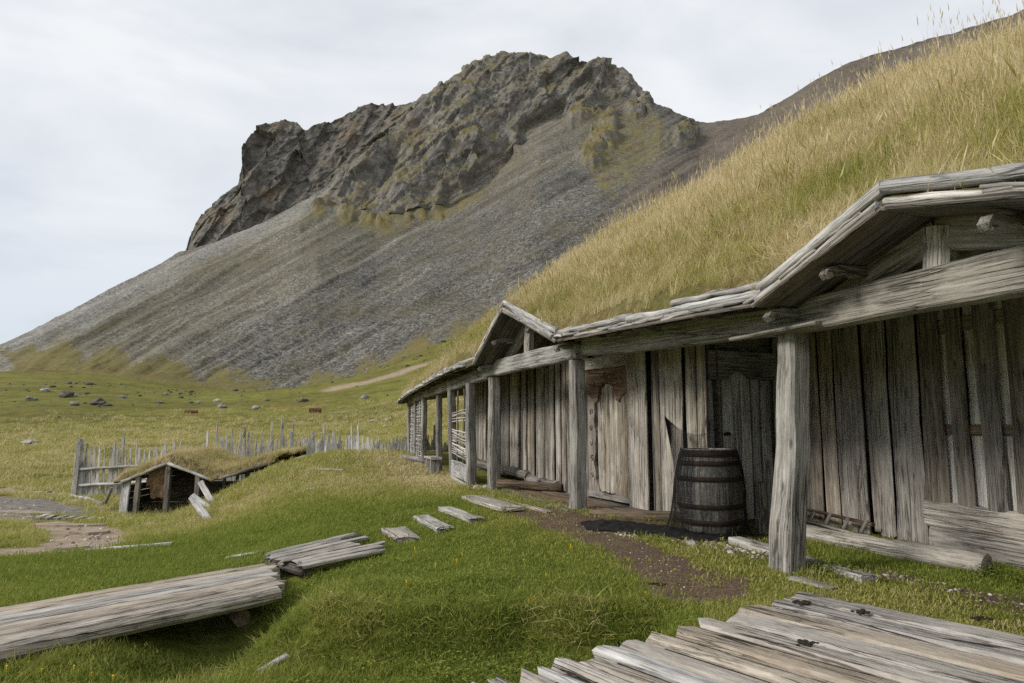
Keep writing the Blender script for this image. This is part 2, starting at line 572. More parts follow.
# ---------------------------------------------------------------- terrain
# surveyed spot heights (x, y, z) in metres; the ground is a smooth sheet through them
GC = np.array([(2.29,5.88,0.03), (0.89,9.46,0.11), (-0.32,12.41,0.08), (-0.82,13.93,0.01), (-1.4,16.16,0.03), (-1.93,18.3,0), (-2.71,21.37,0.07), 
(-3.86,26.19,0.1), (4.2,7.13,0.03), (3.8,8.9,0.04), (4.5,5.6,0.02), (1.9,9,0.05), (0.9,11.6,0.06), (0,15,0.05), (-0.6,19,0.05), (2.2,7.7,0.04), 
(3.2,6.8,0.02), (3.2,4.5,0), (4,3,0), (2,3,-0.06), (1.5,1.8,-0.15), (0,1.5,-0.35), (1.53,5.74,0), (0.81,6.47,0.02), (0.08,6.93,-0.02), 
(-0.7,7.93,-0.04), (0.55,8,0.06), (-1.15,7.2,-0.12), (-1.58,6.87,-0.17), (0.96,5.33,-0.02), (-0.16,9.31,0.06), (-1.31,11.14,0.06), (-1.63,6.34,-0.2), 
(-0.66,5.7,-0.1), (0.38,5.6,-0.06), (1.3,5.19,-0.05), (-1.47,4.95,-0.262), (-0.77,4.9,-0.247), (0.32,4.75,-0.201), (0.77,4,-0.052), 
(-1.28,4.35,-0.299), (-0.37,4.25,-0.263), (0.27,4,-0.211), (-2.15,5.35,-0.62), (-2,5.9,-0.55), (-2.4,4.8,-0.55), (-1.75,4.3,-0.5), 
(-2.71,4.71,-0.36), (-3.1,4.35,-0.34), (-3.12,4.83,-0.27), (-2.85,5.19,-0.3), (-2.15,4.52,-0.4), (-3,3,-0.4), (-1,3,-0.5), (-4.75,7.44,-0.42), 
(-4.14,9.34,-0.5), (-3.58,9.62,-0.42), (-2.45,7.16,-0.26), (-5.97,10.2,-0.62), (-6.14,11.91,-0.72), (-7.62,11.34,-0.72), (-6.82,9.39,-0.6), 
(-8.47,11.62,-0.72), (-7.83,13.49,-0.85), (-9.45,15.87,-1), (-11.75,18.18,-1.15), (-14.93,21.18,-1.25), (-18.37,25.01,-1.35), (-19.03,29.31,-1.55), 
(-9.11,13.54,-0.82), (-10.77,14.73,-0.9), (-11.97,22.46,-1.4), (-10.38,21.52,-1.35), (-8.63,17.5,-1.133), (-8.07,17,-0.97), (-8.17,18,-0.899), 
(-8.54,16.5,-1.02), (-9.9,20,-1.42), (-9.2,22.5,-1.35), (-7.6,23,-1.2), (-5.84,14,-0.637), (-6.24,16,-0.458), (-5.57,16,-0.188), (-5.56,12.5,-0.696), 
(-4.88,16,0.038), (-5.51,18,0.27), (-4.97,20,0.389), (-4.29,22.5,0.281), (-6.34,18.8,0.093), (-3.26,12.5,-0.085), (-2.37,12.5,-0.085), 
(-2.9,9.6,-0.178), (-3.63,10.2,-0.338), (-2.42,16.5,0.07), (-3.73,16,0.106), (-7.95,26,-0.498), (-9.79,27,-1.062), (-5.82,26.5,0.034), 
(-4.33,28,0.165), (-12.1,27,-1.329), (-16.43,26.5,-1.468), (-22.41,36,-1.273), (-25.07,34,-1.325), (-16.2,36,-0.966), (-11.03,36,-0.3), 
(-22.59,50,-0.187), (-37.03,50,-0.688), (-29.82,50,-0.402), (-10.56,45,0.15), (-66.67,75,0.926), (-98.22,110,4.755), (-134.34,150,9.747), 
(-55.78,75,0.926), (-82.17,110,4.755), (-112.43,150,10.186), (-44.89,75,1.034), (-66.11,110,4.595), (-90.44,150,9.747), (-33.99,75,1.034), 
(-50.06,110,4.595), (-68.41,150,8.433), (-23.1,75,1.034), (-34.04,110,5.235), (-46.53,150,9.747), (-12.22,75,1.791), (-18.02,110,7.16), 
(-24.67,150,14.151), (-3.5,75,3.422), (-5.17,110,10.063), (-7.08,150,18.809), (9.64,75,4.513), (14.26,110,13.311), (19.56,150,25.523), 
(31.59,75,5.06), (46.78,110,15.762), (64.31,150,31.174), (56.25,75,6.158), (83.39,110,18.226), (114.75,150,35.732), (86.73,75,7.259), 
(128.81,110,21.532), (177.25,150,40.323), (-170.52,190,15.355), (-142.69,190,15.634), (-114.78,190,15.076), (-86.73,190,11.736), (-67.25,190,11.18), 
(-47.88,190,13.961), (-31.3,190,19.833), (-17.38,190,25.185), (-3.38,190,30.288), (24.88,190,38.579), (81.95,190,48.703), (146.49,190,57.483), 
(226.91,190,67.849), (12,10,0.1), (9,4,0.05), (10,20,0.1), (8,30,0.5), (2,35,0.4), (20,20,0.5), (-6,2,-0.4), (-14,8,-0.8), (-20,20,-1.3), 
(-9,5,-0.5)])


def _uw(x, y):
    yy = np.maximum(y, 0.3)
    r = np.clip(np.hypot(x, yy), 1.2, 235.0)
    az = np.clip(np.arctan2(x, yy), -0.95, 0.95)
    return np.stack([1.6 * az, np.log(r)], -1)


def _phi(d):
    return np.where(d > 1e-9, d * d * np.log(np.maximum(d, 1e-9)), 0)


_P = _uw(GC[:, 0], GC[:, 1])
_n = len(GC)
_A = np.zeros((_n + 3, _n + 3))
_A[:_n, :_n] = _phi(np.sqrt(((_P[:, None] - _P[None]) ** 2).sum(-1))) + np.eye(_n) * 2e-4
_A[:_n, _n] = 1
_A[:_n, _n + 1:] = _P
_A[_n, :_n] = 1
_A[_n + 1:, :_n] = _P.T
_S = np.linalg.solve(_A, np.concatenate([(GC[:, 2] - 1.25) / np.exp(_P[:, 1]), [0, 0, 0]]))


def gz0(x, y):
    x = np.asarray(x, float)
    y = np.asarray(y, float)
    sh = x.shape
    x = x.ravel()
    y = y.ravel()
    out = np.empty(x.size)
    for i in range(0, x.size, 20000):
        p = _uw(x[i:i + 20000], y[i:i + 20000])
        d = np.sqrt(((p[:, None] - _P[None]) ** 2).sum(-1))
        out[i:i + 20000] = (_phi(d) @ _S[:_n] + _S[_n] + p @ _S[_n + 1:]) * np.exp(p[:, 1]) + 1.25
    return out.reshape(sh)


def seg_sd(pts, x, y):
    """Distance to a polyline of (x, y, radius) minus the interpolated radius."""
    d = np.full(x.shape, 1e9)
    for a, b in zip(pts, pts[1:]):
        ex, ey = b[0] - a[0], b[1] - a[1]
        t = np.clip(((x - a[0]) * ex + (y - a[1]) * ey) / (ex * ex + ey * ey), 0, 1)
        dd = np.hypot(x - a[0] - ex * t, y - a[1] - ey * t) - (a[2] + (b[2] - a[2]) * t)
        d = np.minimum(d, dd)
    return d


DIRT = [[(.3, 9.5, .40), (.55, 8.9, .46), (.88, 7.7, .36), (1.20, 6.75, .27), (1.38, 6.0, .40), (1.50, 5.60, .42)],
        [(1.15, 7.72, .06), (1.6, 7.35, .10), (2.1, 7.05, .14), (2.3, 6.45, .14)], [(2.8, 6.2, .10), (3.2, 5.6, .13), (3.6, 4.8, .12)],
        [(.9, 8.6, .3), (1.9, 8.2, .45), (2.6, 7.6, .3)]]
WORN = [[(-.9, 12.6, .35), (-.5, 11.4, .3)], [(-2.2, 17.2, .3), (-2.6, 16.2, .2)], [(3.0, 5.9, .12), (3.6, 4.6, .3)],
        [(-3.2, 18.6, .25), (-2.9, 17.9, .2)]]
PATH_TAN = [[(-10.6, 16.2, .6), (-9.6, 15.2, .8), (-8.4, 13.9, .7), (-7.6, 12.5, .65), (-7.0, 11.3, .6), (-7.4, 10.6, .5), (-8.8, 10.3, .4)],
            [(-24, 30.0, .9), (-18.2, 28.6, .8)], [(-13.5, 18.8, .35), (-16.5, 20.4, .3)], [(-6.8, 10.9, .2), (-5.6, 10.9, .12)]]
PATH_GREY = [[(-13.4, 17.2, .7), (-12.2, 16.8, .7), (-11.2, 17.9, .7)], [(-15, 20.5, 1.3), (-12.3, 19.4, .8)], [(-22, 25, 1.8), (-17.5, 23.5, 1.8), (-13.2, 20.6, .9)], [(-16, 18.2, 1.2), (-11.5, 17.2, .9)], [(-11, 21.0, .2), (-14.5, 21.4, .4)]]


def nz2(x, y, f, o=0.0):
    return noise3(np.stack([x * f + o, y * f - o, np.full(x.shape, o * 0.7)], -1).reshape(-1, 3)).reshape(x.shape)


def ground_masks(x, y):
    n = nz2(x, y, 2.1, 3.1) * 0.17 + nz2(x, y, 6.0, 9.1) * 0.12
    dirt = np.zeros(x.shape)
    for s in DIRT:
        dirt = np.maximum(dirt, sstep(0.10, -0.06, seg_sd(s, x, y) + n))
    for s in WORN:
        dirt = np.maximum(dirt, 0.6 * sstep(0.2, -0.15, seg_sd(s, x, y) + n))
    n2 = nz2(x, y, 0.8, 5.1) * 0.6 + nz2(x, y, 2.6, 2.1) * 0.3
    tan = np.zeros(x.shape)
    for s in PATH_TAN:
        tan = np.maximum(tan, sstep(0.2, -0.1, seg_sd(s, x, y) + n2 * .5))
    grey = np.zeros(x.shape)
    for s in PATH_GREY:
        grey = np.maximum(grey, sstep(0.5, -0.3, seg_sd(s, x, y) + n2))
    # pale gravel patch on the hillside behind the house
    tan = np.maximum(tan, 0.9 * sstep(2.0, -2.0, seg_sd([(-33, 124, 2.2), (-26, 129, 3.2), (-19, 134, 3.0), (-12, 138, 2.5)], x, y) + nz2(x, y, .12, 4) * 6))
    tan = np.maximum(tan, 0.55 * sstep(1.0, -.6, seg_sd([(-30, 82, .3), (-22, 92, .3), (-6, 99, .4)], x, y) + nz2(x, y, .2, 4) * 1.5))
    return dirt, grey, tan


def dryness(x, y):
    r = np.hypot(x, y)
    d = 0.13 + 0.46 * sstep(9, 17, r) * np.maximum(sstep(0.5, -1.5, x), sstep(30, 45, r)) + 0.16 * sstep(30, 60, r)
    d = d + 0.30 * sstep(1.6, .3, np.abs(x + 0.37 * y - 4.4 + .3)) * sstep(30, 15, r)          # trodden turf along the house
    d = d + nz2(x, y, 0.35, 1.7) * 0.30 + nz2(x, y, 1.3, 6.7) * 0.24 + nz2(x, y, 3.6, 2.2) * .14 + nz2(x, y, .05, 2.7) * .28
    # greener hollow behind the left bridge and by the path
    d = d - 0.35 * np.exp(-((x + 5.5) / 2.6) ** 2 - ((y - 9.5) / 2.8) ** 2)
    return np.clip(d, 0, 1)


def gz(x, y):
    x = np.asarray(x, float)
    y = np.asarray(y, float)
    r = np.hypot(x, y)
    z = gz0(x, y)
    a = 0.022 + 0.11 * sstep(8, 40, r)
    house = sstep(-.2, .6, x + 0.37 * y - 4.2)
    a = a * (1 - .8 * house * sstep(40, 28, r))
    z = z + a * (nz2(x, y, 1.1, 4.4) * 1.2 + nz2(x, y, 3.1, 8.8) * .5) + sstep(14, 60, r) * (nz2(x, y, .22, 1.2) * .28 + nz2(x, y, .05, 7.2) * .8)
    # the lawn breaks off in a low turf bank above the ditch
    lip = 5.13 + .07 * np.sin(x * 2.7 + .6) + nz2(x, y * .2, 2.3, 6.1) * .12
    wb = sstep(-2.0, -1.3, x) * sstep(1.22, .95, x) * sstep(3.5, 4.1, y) * sstep(6.3, 5.6, y)
    zb = -.385 + .04 * nz2(x, y, 1.8, 2.6) + .315 * sstep(lip - .20, lip + .02, y) + .05 * sstep(lip, lip + .7, y)
    z = z * (1 - wb) + zb * wb
    # hummocky bank edge in front of the lawn
    bank = np.exp(-((y - 5.05) / .45) ** 2) * sstep(-2.4, -1.6, x) * sstep(1.4, .8, x)
    z = z + bank * (nz2(x, y, 2.6, 2.2) * .08)
    return z


def g1(x, y):
    return float(gz(np.array([float(x)]), np.array([float(y)]))[0])


def build_ground():
    az_in = np.linspace(-0.80, 0.80, 560)
    az = np.concatenate([np.linspace(-math.pi, -0.83, 60), az_in, np.linspace(0.83, math.pi, 60)])
    r = np.concatenate([np.exp(np.linspace(math.log(1.0), math.log(235), 430)), np.exp(np.linspace(math.log(260), math.log(2600), 12))])
    A, R = np.meshgrid(az, r)
    x = np.sin(A) * R
    y = np.cos(A) * R
    z = gz(x, y)
    V = np.stack([x, y, z], -1).reshape(-1, 3)
    me = mesh_np('ground', V, grid_faces(len(r), len(az))[:, ::-1], smooth=True)
    dirt, grey, tan = ground_masks(x, y)
    dry = dryness(x, y)
    c = np.stack([dirt, grey, tan, np.ones(x.shape)], -1).reshape(-1, 4)
    at = me.color_attributes.new('ground_mask', 'FLOAT_COLOR', 'POINT')
    at.data.foreach_set('color', c.astype(np.float32).ravel())
    at = me.attributes.new('dry', 'FLOAT', 'POINT')
    at.data.foreach_set('value', dry.astype(np.float32).ravel())
    k = NT('turf_ground')
    tc = k.n('ShaderNodeTexCoord')
    P = tc.outputs['Object']
    msk = k.n('ShaderNodeVertexColor', layer_name='ground_mask')
    sp = k.n('ShaderNodeSeparateColor')
    k.l(msk.outputs['Color'], sp.inputs[0])
    dr = k.n('ShaderNodeAttribute', attribute_name='dry')
    n1 = k.noise(P, 0.35, 6, 0.6)
    n2 = k.noise(P, 7.0, 6, 0.68)
    n3 = k.noise(P, 1.6, 5, 0.6)
    n4 = k.noise(P, 40.0, 3, 0.7)
    green = k.ramp(n2, [(0.25, (.07, .085, .015)), (0.5, (.175, .21, .038)), (0.78, (.27, .295, .07))])
    dryc = k.ramp(n2, [(0.25, (.052, .046, .012)), (0.5, (.135, .115, .030)), (0.78, (.235, .19, .066))])
    fac = k.math('ADD', dr.outputs['Fac'], k.math('MULTIPLY', k.math('SUBTRACT', n3, 0.5), 0.7))
    fac = k.math('ADD', fac, k.math('MULTIPLY', k.math('SUBTRACT', n1, 0.5), 0.9))
    cl = k.n('ShaderNodeClamp')
    k.l(fac, cl.inputs[0])
    c = k.mix(cl.outputs[0], green, dryc)
    pat = k.ramp(n1, [(0.3, 0.60), (0.62, 1.22)])
    c = k.mix(.85, c, pat, 'MULTIPLY')
    n7 = k.noise(k.mapping(P, (.035, .10, .1)), 1.0, 5, .62)
    c = k.mix(.8, c, k.ramp(n7, [(0.34, .68), (0.64, 1.2)]), 'MULTIPLY')  # stretched colour bands, with tussock shading painted into the tone
    dirtc = k.ramp(n4, [(0.28, (.055, .037, .025)), (0.5, (.125, .086, .060)), (0.75, (.22, .165, .125))])
    n5 = k.noise(P, 3.2, 6, 0.7)
    n6 = k.math('ADD', k.math('MULTIPLY', n4, .5), k.math('MULTIPLY', n5, .5))
    greyc = k.ramp(n6, [(0.34, (.075, .070, .064)), (0.5, (.19, .172, .15)), (0.64, (.38, .34, .29))])
    tanc = k.ramp(n6, [(0.33, (.16, .12, .085)), (0.5, (.32, .25, .18)), (0.67, (.50, .43, .34))])
    c = k.mix(sp.outputs[0], c, dirtc)
    c = k.mix(sp.outputs[1], c, greyc)
    c = k.mix(sp.outputs[2], c, tanc)
    k.l(c, k.b.inputs['Base Color'])
    k.b.inputs['Roughness'].default_value = 0.95
    k.b.inputs['Specular IOR Level'].default_value = 0.1
    k.bump(k.math('ADD', n2, k.math('MULTIPLY', n4, .4)), 0.6, 0.05)
    o = place('ground', me, k.m)
    o['kind'] = 'structure'
    o['label'] = 'green and olive turf ground with trodden earth and gravel path'


build_ground()

# ---------------------------------------------------------------- mountain
# columns of the mountain: foot, base of the cliff, crest, each (x, y, z) in metres
MT=[
 (-281.1,190,10.3,-338.8,230,4.5,-353.3,240,3),
 (-239.7,190,12.4,-298,237.2,6.7,-312.5,249,5.2),
 (-212.1,190,13.8,-268.9,242,8.3,-283.1,255,6.8),
 (-184.4,190,15.2,-238.8,246.8,12.7,-252.4,261,12),
 (-170.6,190,15.9,-223.1,249.2,14.9,-236.3,264,14.7),
 (-156.7,190,16.1,-207.6,251.6,22,-220.3,267,23.6),
 (-142.7,190,16.2,-191.6,254,29.3,-203.8,270,32.9),
 (-134.4,190,16,-190.2,267.3,35.5,-204.2,286.7,40.8),
 (-126,190,15.9,-187.7,280.7,42.5,-203.2,303.3,49.7),
 (-117.6,190,15.7,-184,294,50.4,-200.6,320,59.8),
 (-109.2,190,15,-179.1,307.3,58.8,-196.6,336.7,70.6),
 (-100.8,190,14,-173,320.7,68,-191.1,353.3,82.5),
 (-92.4,190,13,-165.7,334,77.9,-184.1,370,95.4),
 (-84,190,12.2,-155.1,343,84.5,-172.8,381.2,103.9),
 (-75.6,190,12,-143.6,352,92.2,-160.6,392.5,113.8),
 (-67.3,190,11.7,-131.3,360.8,101.3,-147.3,403.5,125.4),
 (-59,190,12.9,-118,369.2,112.5,-132.8,414,139.2),
 (-54.3,190,13.6,-122.2,414,140.5,-124.1,420,147.2),
 (-52.1,190,13.9,-116.4,411.4,138,-119.6,421.7,151.3),
 (-49.3,190,14.3,-109.2,408.2,134.9,-113.9,423.8,156.5),
 (-45.7,190,15.3,-100.1,404,130.9,-106.4,426.6,162.9),
 (-42.4,190,16.5,-92,401.3,127.2,-99.5,429.1,176.8),
 (-38,190,18,-81.5,397.6,122.6,-89.9,432.6,184.4),
 (-33.5,190,19.6,-71.3,394,121.5,-80.1,436,192.8),
 (-30.8,190,20.6,-65.4,394,122.8,-74,438.1,203.5),
 (-28.3,190,21.6,-60,394,124,-68.4,440,213),
 (-23,190,23.6,-49.1,396.6,127.6,-56,442.4,224.2),
 (-18.8,190,25.2,-40.4,398.6,130.8,-46,444.3,232.1),
 (-16,190,26.3,-34.5,400,133.3,-39.3,445.6,237.4),
 (-10.4,190,28.3,-22.7,405.7,142.2,-25.7,448.1,249),
 (-6.2,190,29.8,-13.7,410,150.1,-15.4,450,255.2),
 (-2,190,31.3,-4.4,417,165.2,-4.9,450,256.8),
 (2.3,190,32.5,5.2,424,180.7,5.6,450,257),
 (7.9,190,34.2,18.5,430.4,200,19.6,450,256),
 (13.5,190,35.8,32,434,204.5,33.6,450,254.5),
 (19.2,190,37.5,45.4,434,207.3,47.5,450,252.8),
 (24.9,190,39.2,58.7,434,208.7,61.5,450,250.8),
 (31.1,190,40.3,73.2,432.9,208.1,75.8,444.5,243.4),
 (34.5,190,40.9,81.1,432.3,207.8,83.3,441.5,232.3),
 (38,190,41.5,89,432,207.7,90.7,438.5,222.2),
 (41.9,190,42.2,88.8,390.9,180.4,99.1,435,213.4),
 (47.6,190,43.2,99.7,386.8,174.7,111.1,430,206.1),
 (53.3,190,44.2,110.2,382.7,168.6,122.7,425,198.2),
 (57.6,190,45,117.4,377.6,165.8,130.5,418.8,194.6),
 (64.8,190,46.2,128.9,369,163.8,143,408.3,191.8),
 (69.9,190,47.1,136.9,362.9,163.2,151.6,400.8,190.9),
 (76.2,190,48.3,146.9,356.7,167.3,162.5,393.3,195.6),
 (82,190,49.3,155.8,351.3,170.9,172,386.7,199.8),
 (89.2,190,50.3,166.5,344.4,175.1,183.4,378.3,204.8),
 (96.3,190,51.2,176.6,337.6,178.1,194.2,370,208.3),
 (107.8,190,52.8,193,329.4,179.1,211.7,360,209.2),
 (119.4,190,54.4,208.5,321.2,179.9,228.1,350,209.8),
 (133.8,190,56.3,227.7,312.5,181.6,248.3,339.4,211.4),
 (146.5,190,58.1,243.6,304.8,183.9,264.9,330,213.9),
 (168.6,190,60.9,274.5,298,189.3,297.8,321.7,219.9),
 (197.7,190,64.7,312.4,289.1,190.5,337.6,310.9,220.4),
 (227,190,68.4,347.7,280.2,191.2,374.3,300,220.5),
]
# the cliff on the farther spur: foot and crest
LC=[
 (-257.3,478,92.3,-270.3,500,114.7),
 (-242.5,478,105.6,-254.7,500,126.9),
 (-235.7,478,111,-247.6,500,134.6),
 (-230.1,478,113.4,-242.4,500,148.5),
 (-223.1,478,116.4,-235.5,500,160.1),
 (-210.5,478,121.9,-222.5,500,171),
 (-196.5,478,127.9,-207.9,500,181.2),
 (-193,478,129.4,-204.8,500,195.4),
 (-193,478,129.4,-205.4,500,208.1),
 (-186.7,478,132.2,-199,500,220.1),
 (-175.4,478,137.4,-187.2,500,228.9),
 (-167,478,141.6,-178.2,500,234.6),
 (-155.7,478,147.2,-165.9,500,235.4),
 (-152.1,478,149,-161.8,500,228.1),
 (-148.6,478,150.7,-157.9,500,224.9),
 (-131.6,478,161.8,-139.7,500,232.9),
 (-117.5,478,172.6,-124.6,500,240.2),
 (-103.2,478,180.2,-109.3,500,243.4),
 (-87.4,478,188.7,-92.4,500,244.2),
 (-74.4,478,195.6,-78.5,500,245.1),
 (-59.8,478,198.9,-63.1,500,240.2),
 (-38,478,203.6,-39.9,500,225.7),
]
# outlines of bare rock, turf and brown gravel on the slopes (bearing, elevation)
POLY={
 'cliff':[(-0.296,0.329),(-0.276,0.344),(-0.246,0.382),(-0.229,0.414),(-0.184,0.444),(-0.156,0.489),(-0.088,0.538),(-0.034,0.579),(0.137,0.566),(0.18,0.553),(0.213,0.51),(0.209,0.478),(0.185,0.475),(0.164,0.505),(0.136,0.51),(0.118,0.523),(0.099,0.51),(0.083,0.484),(0.055,0.476),(0.037,0.484),(0.025,0.468),(0.012,0.462),(0.0,0.449),(0.008,0.423),(-0.014,0.401),(-0.027,0.417),(-0.049,0.382),(-0.076,0.354),(-0.1,0.36),(-0.109,0.329),(-0.139,0.319),(-0.169,0.304),(-0.199,0.298),(-0.222,0.307),(-0.252,0.316),(-0.275,0.322)],
 'crag1':[(0.083,0.504),(0.114,0.523),(0.139,0.51),(0.14,0.468),(0.117,0.459),(0.092,0.452),(0.077,0.471)],
 'crag2':[(0.101,0.404),(0.119,0.439),(0.135,0.468),(0.151,0.484),(0.163,0.462),(0.159,0.433),(0.144,0.414),(0.137,0.392),(0.113,0.388)],
 'crag3':[(0.173,0.51),(0.186,0.53),(0.207,0.51),(0.209,0.478),(0.19,0.465),(0.175,0.478)],
 'crag4':[(0.237,0.436),(0.249,0.459),(0.273,0.46),(0.285,0.439),(0.278,0.423),(0.251,0.423)],
 'brown':[(0.138,0.282),(0.166,0.338),(0.194,0.373),(0.232,0.395),(0.272,0.417),(0.298,0.462),(0.321,0.497),(1.422,0.835),(1.313,0.139),(0.278,0.139),(0.071,0.154)],
 'veg_base':[(-0.293,0.329),(-0.252,0.316),(-0.169,0.304),(-0.109,0.325),(-0.064,0.351),(-0.018,0.395),(0.0,0.417),(0.006,0.401),(-0.024,0.36),(-0.063,0.329),(-0.124,0.304),(-0.191,0.279),(-0.259,0.298),(-0.32,0.304)],
 'veg_right':[(0.092,0.455),(0.141,0.465),(0.166,0.478),(0.212,0.481),(0.246,0.465),(0.239,0.433),(0.272,0.42),(0.232,0.398),(0.194,0.373),(0.164,0.341),(0.142,0.329),(0.121,0.357),(0.103,0.385),(0.095,0.417)],
 'veg_low':[(-0.754,0.107),(-0.666,0.117),(-0.563,0.11),(-0.473,0.092),(-0.399,0.077),(-0.31,0.06),(-0.252,0.077),(-0.165,0.117),(-0.092,0.147),(-0.018,0.184),(0.072,0.215),(0.07,0.007),(-0.745,0.007)],
 'veg_left':[(-0.54,0.222),(-0.394,0.288),(-0.294,0.338),(-0.275,0.313),(-0.319,0.279),(-0.392,0.242),(-0.493,0.184),(-0.58,0.151),(-0.668,0.139)],
}

def grid_normals(x, y, z):
    P = np.stack([x, y, z], -1)
    du = np.gradient(P, axis=1)
    dv = np.gradient(P, axis=0)
    n = np.cross(du, dv)
    n /= np.linalg.norm(n, axis=-1, keepdims=True) + 1e-9
    return n


def facets(q, cell, seed):
    """Blocky relief: every cell of a jittered lattice is one tilted plane."""
    rs = np.random.RandomState(seed)
    off = rs.rand(256, 3)
    sl = rs.normal(size=(256, 3))
    hh = rs.rand(256)
    p = q / cell
    b = np.floor(p).astype(np.int64)
    best = np.full(len(p), 1e9)
    val = np.zeros(len(p))
    for dx in (-1, 0, 1):
        for dy in (-1, 0, 1):
            for dz in (-1, 0, 1):
                c = b + np.array([dx, dy, dz])
                m = c & 255
                h = _PERM[_PERM[_PERM[m[:, 0]] + m[:, 1]] + m[:, 2]]
                d = p - (c + off[h])
                dd = (d * d).sum(1)
                k = dd < best
                v = hh[h] + (sl[h] * d).sum(1) * .55
                val = np.where(k, v, val)
                best = np.where(k, dd, best)
    return val


def rock_relief(x, y, z, s=1.0):
    """Craggy relief in metres: leaning buttresses and gullies, then ledges and blocks."""
    q = np.stack([x - 0.55 * z, y, z * 0.36 + x * 0.12], -1).reshape(-1, 3)
    a = fbm(q / (60 * s), 2, 0.5, ridged=True)
    b = fbm(q / (22 * s) + 5, 3, 0.45, ridged=True)
    q2 = np.stack([x, y, z], -1).reshape(-1, 3)
    c = fbm(q2 / (6.5 * s) + 9, 4, 0.6, ridged=True)
    d = noise3(q2 / (3.0 * s) * np.array([1, 1, 1.6]) + 3)
    qf = q * np.array([1, 1, 1.15])
    out = 15.0 * a + 4.5 * b + .8 * c + .3 * d + 4.6 * facets(qf, 26 * s, 3) + 2.3 * facets(qf + 50, 11 * s, 8) + .95 * facets(q2, 4.6 * s, 5) - 6.0
    return out.reshape(x.shape) - 4.5


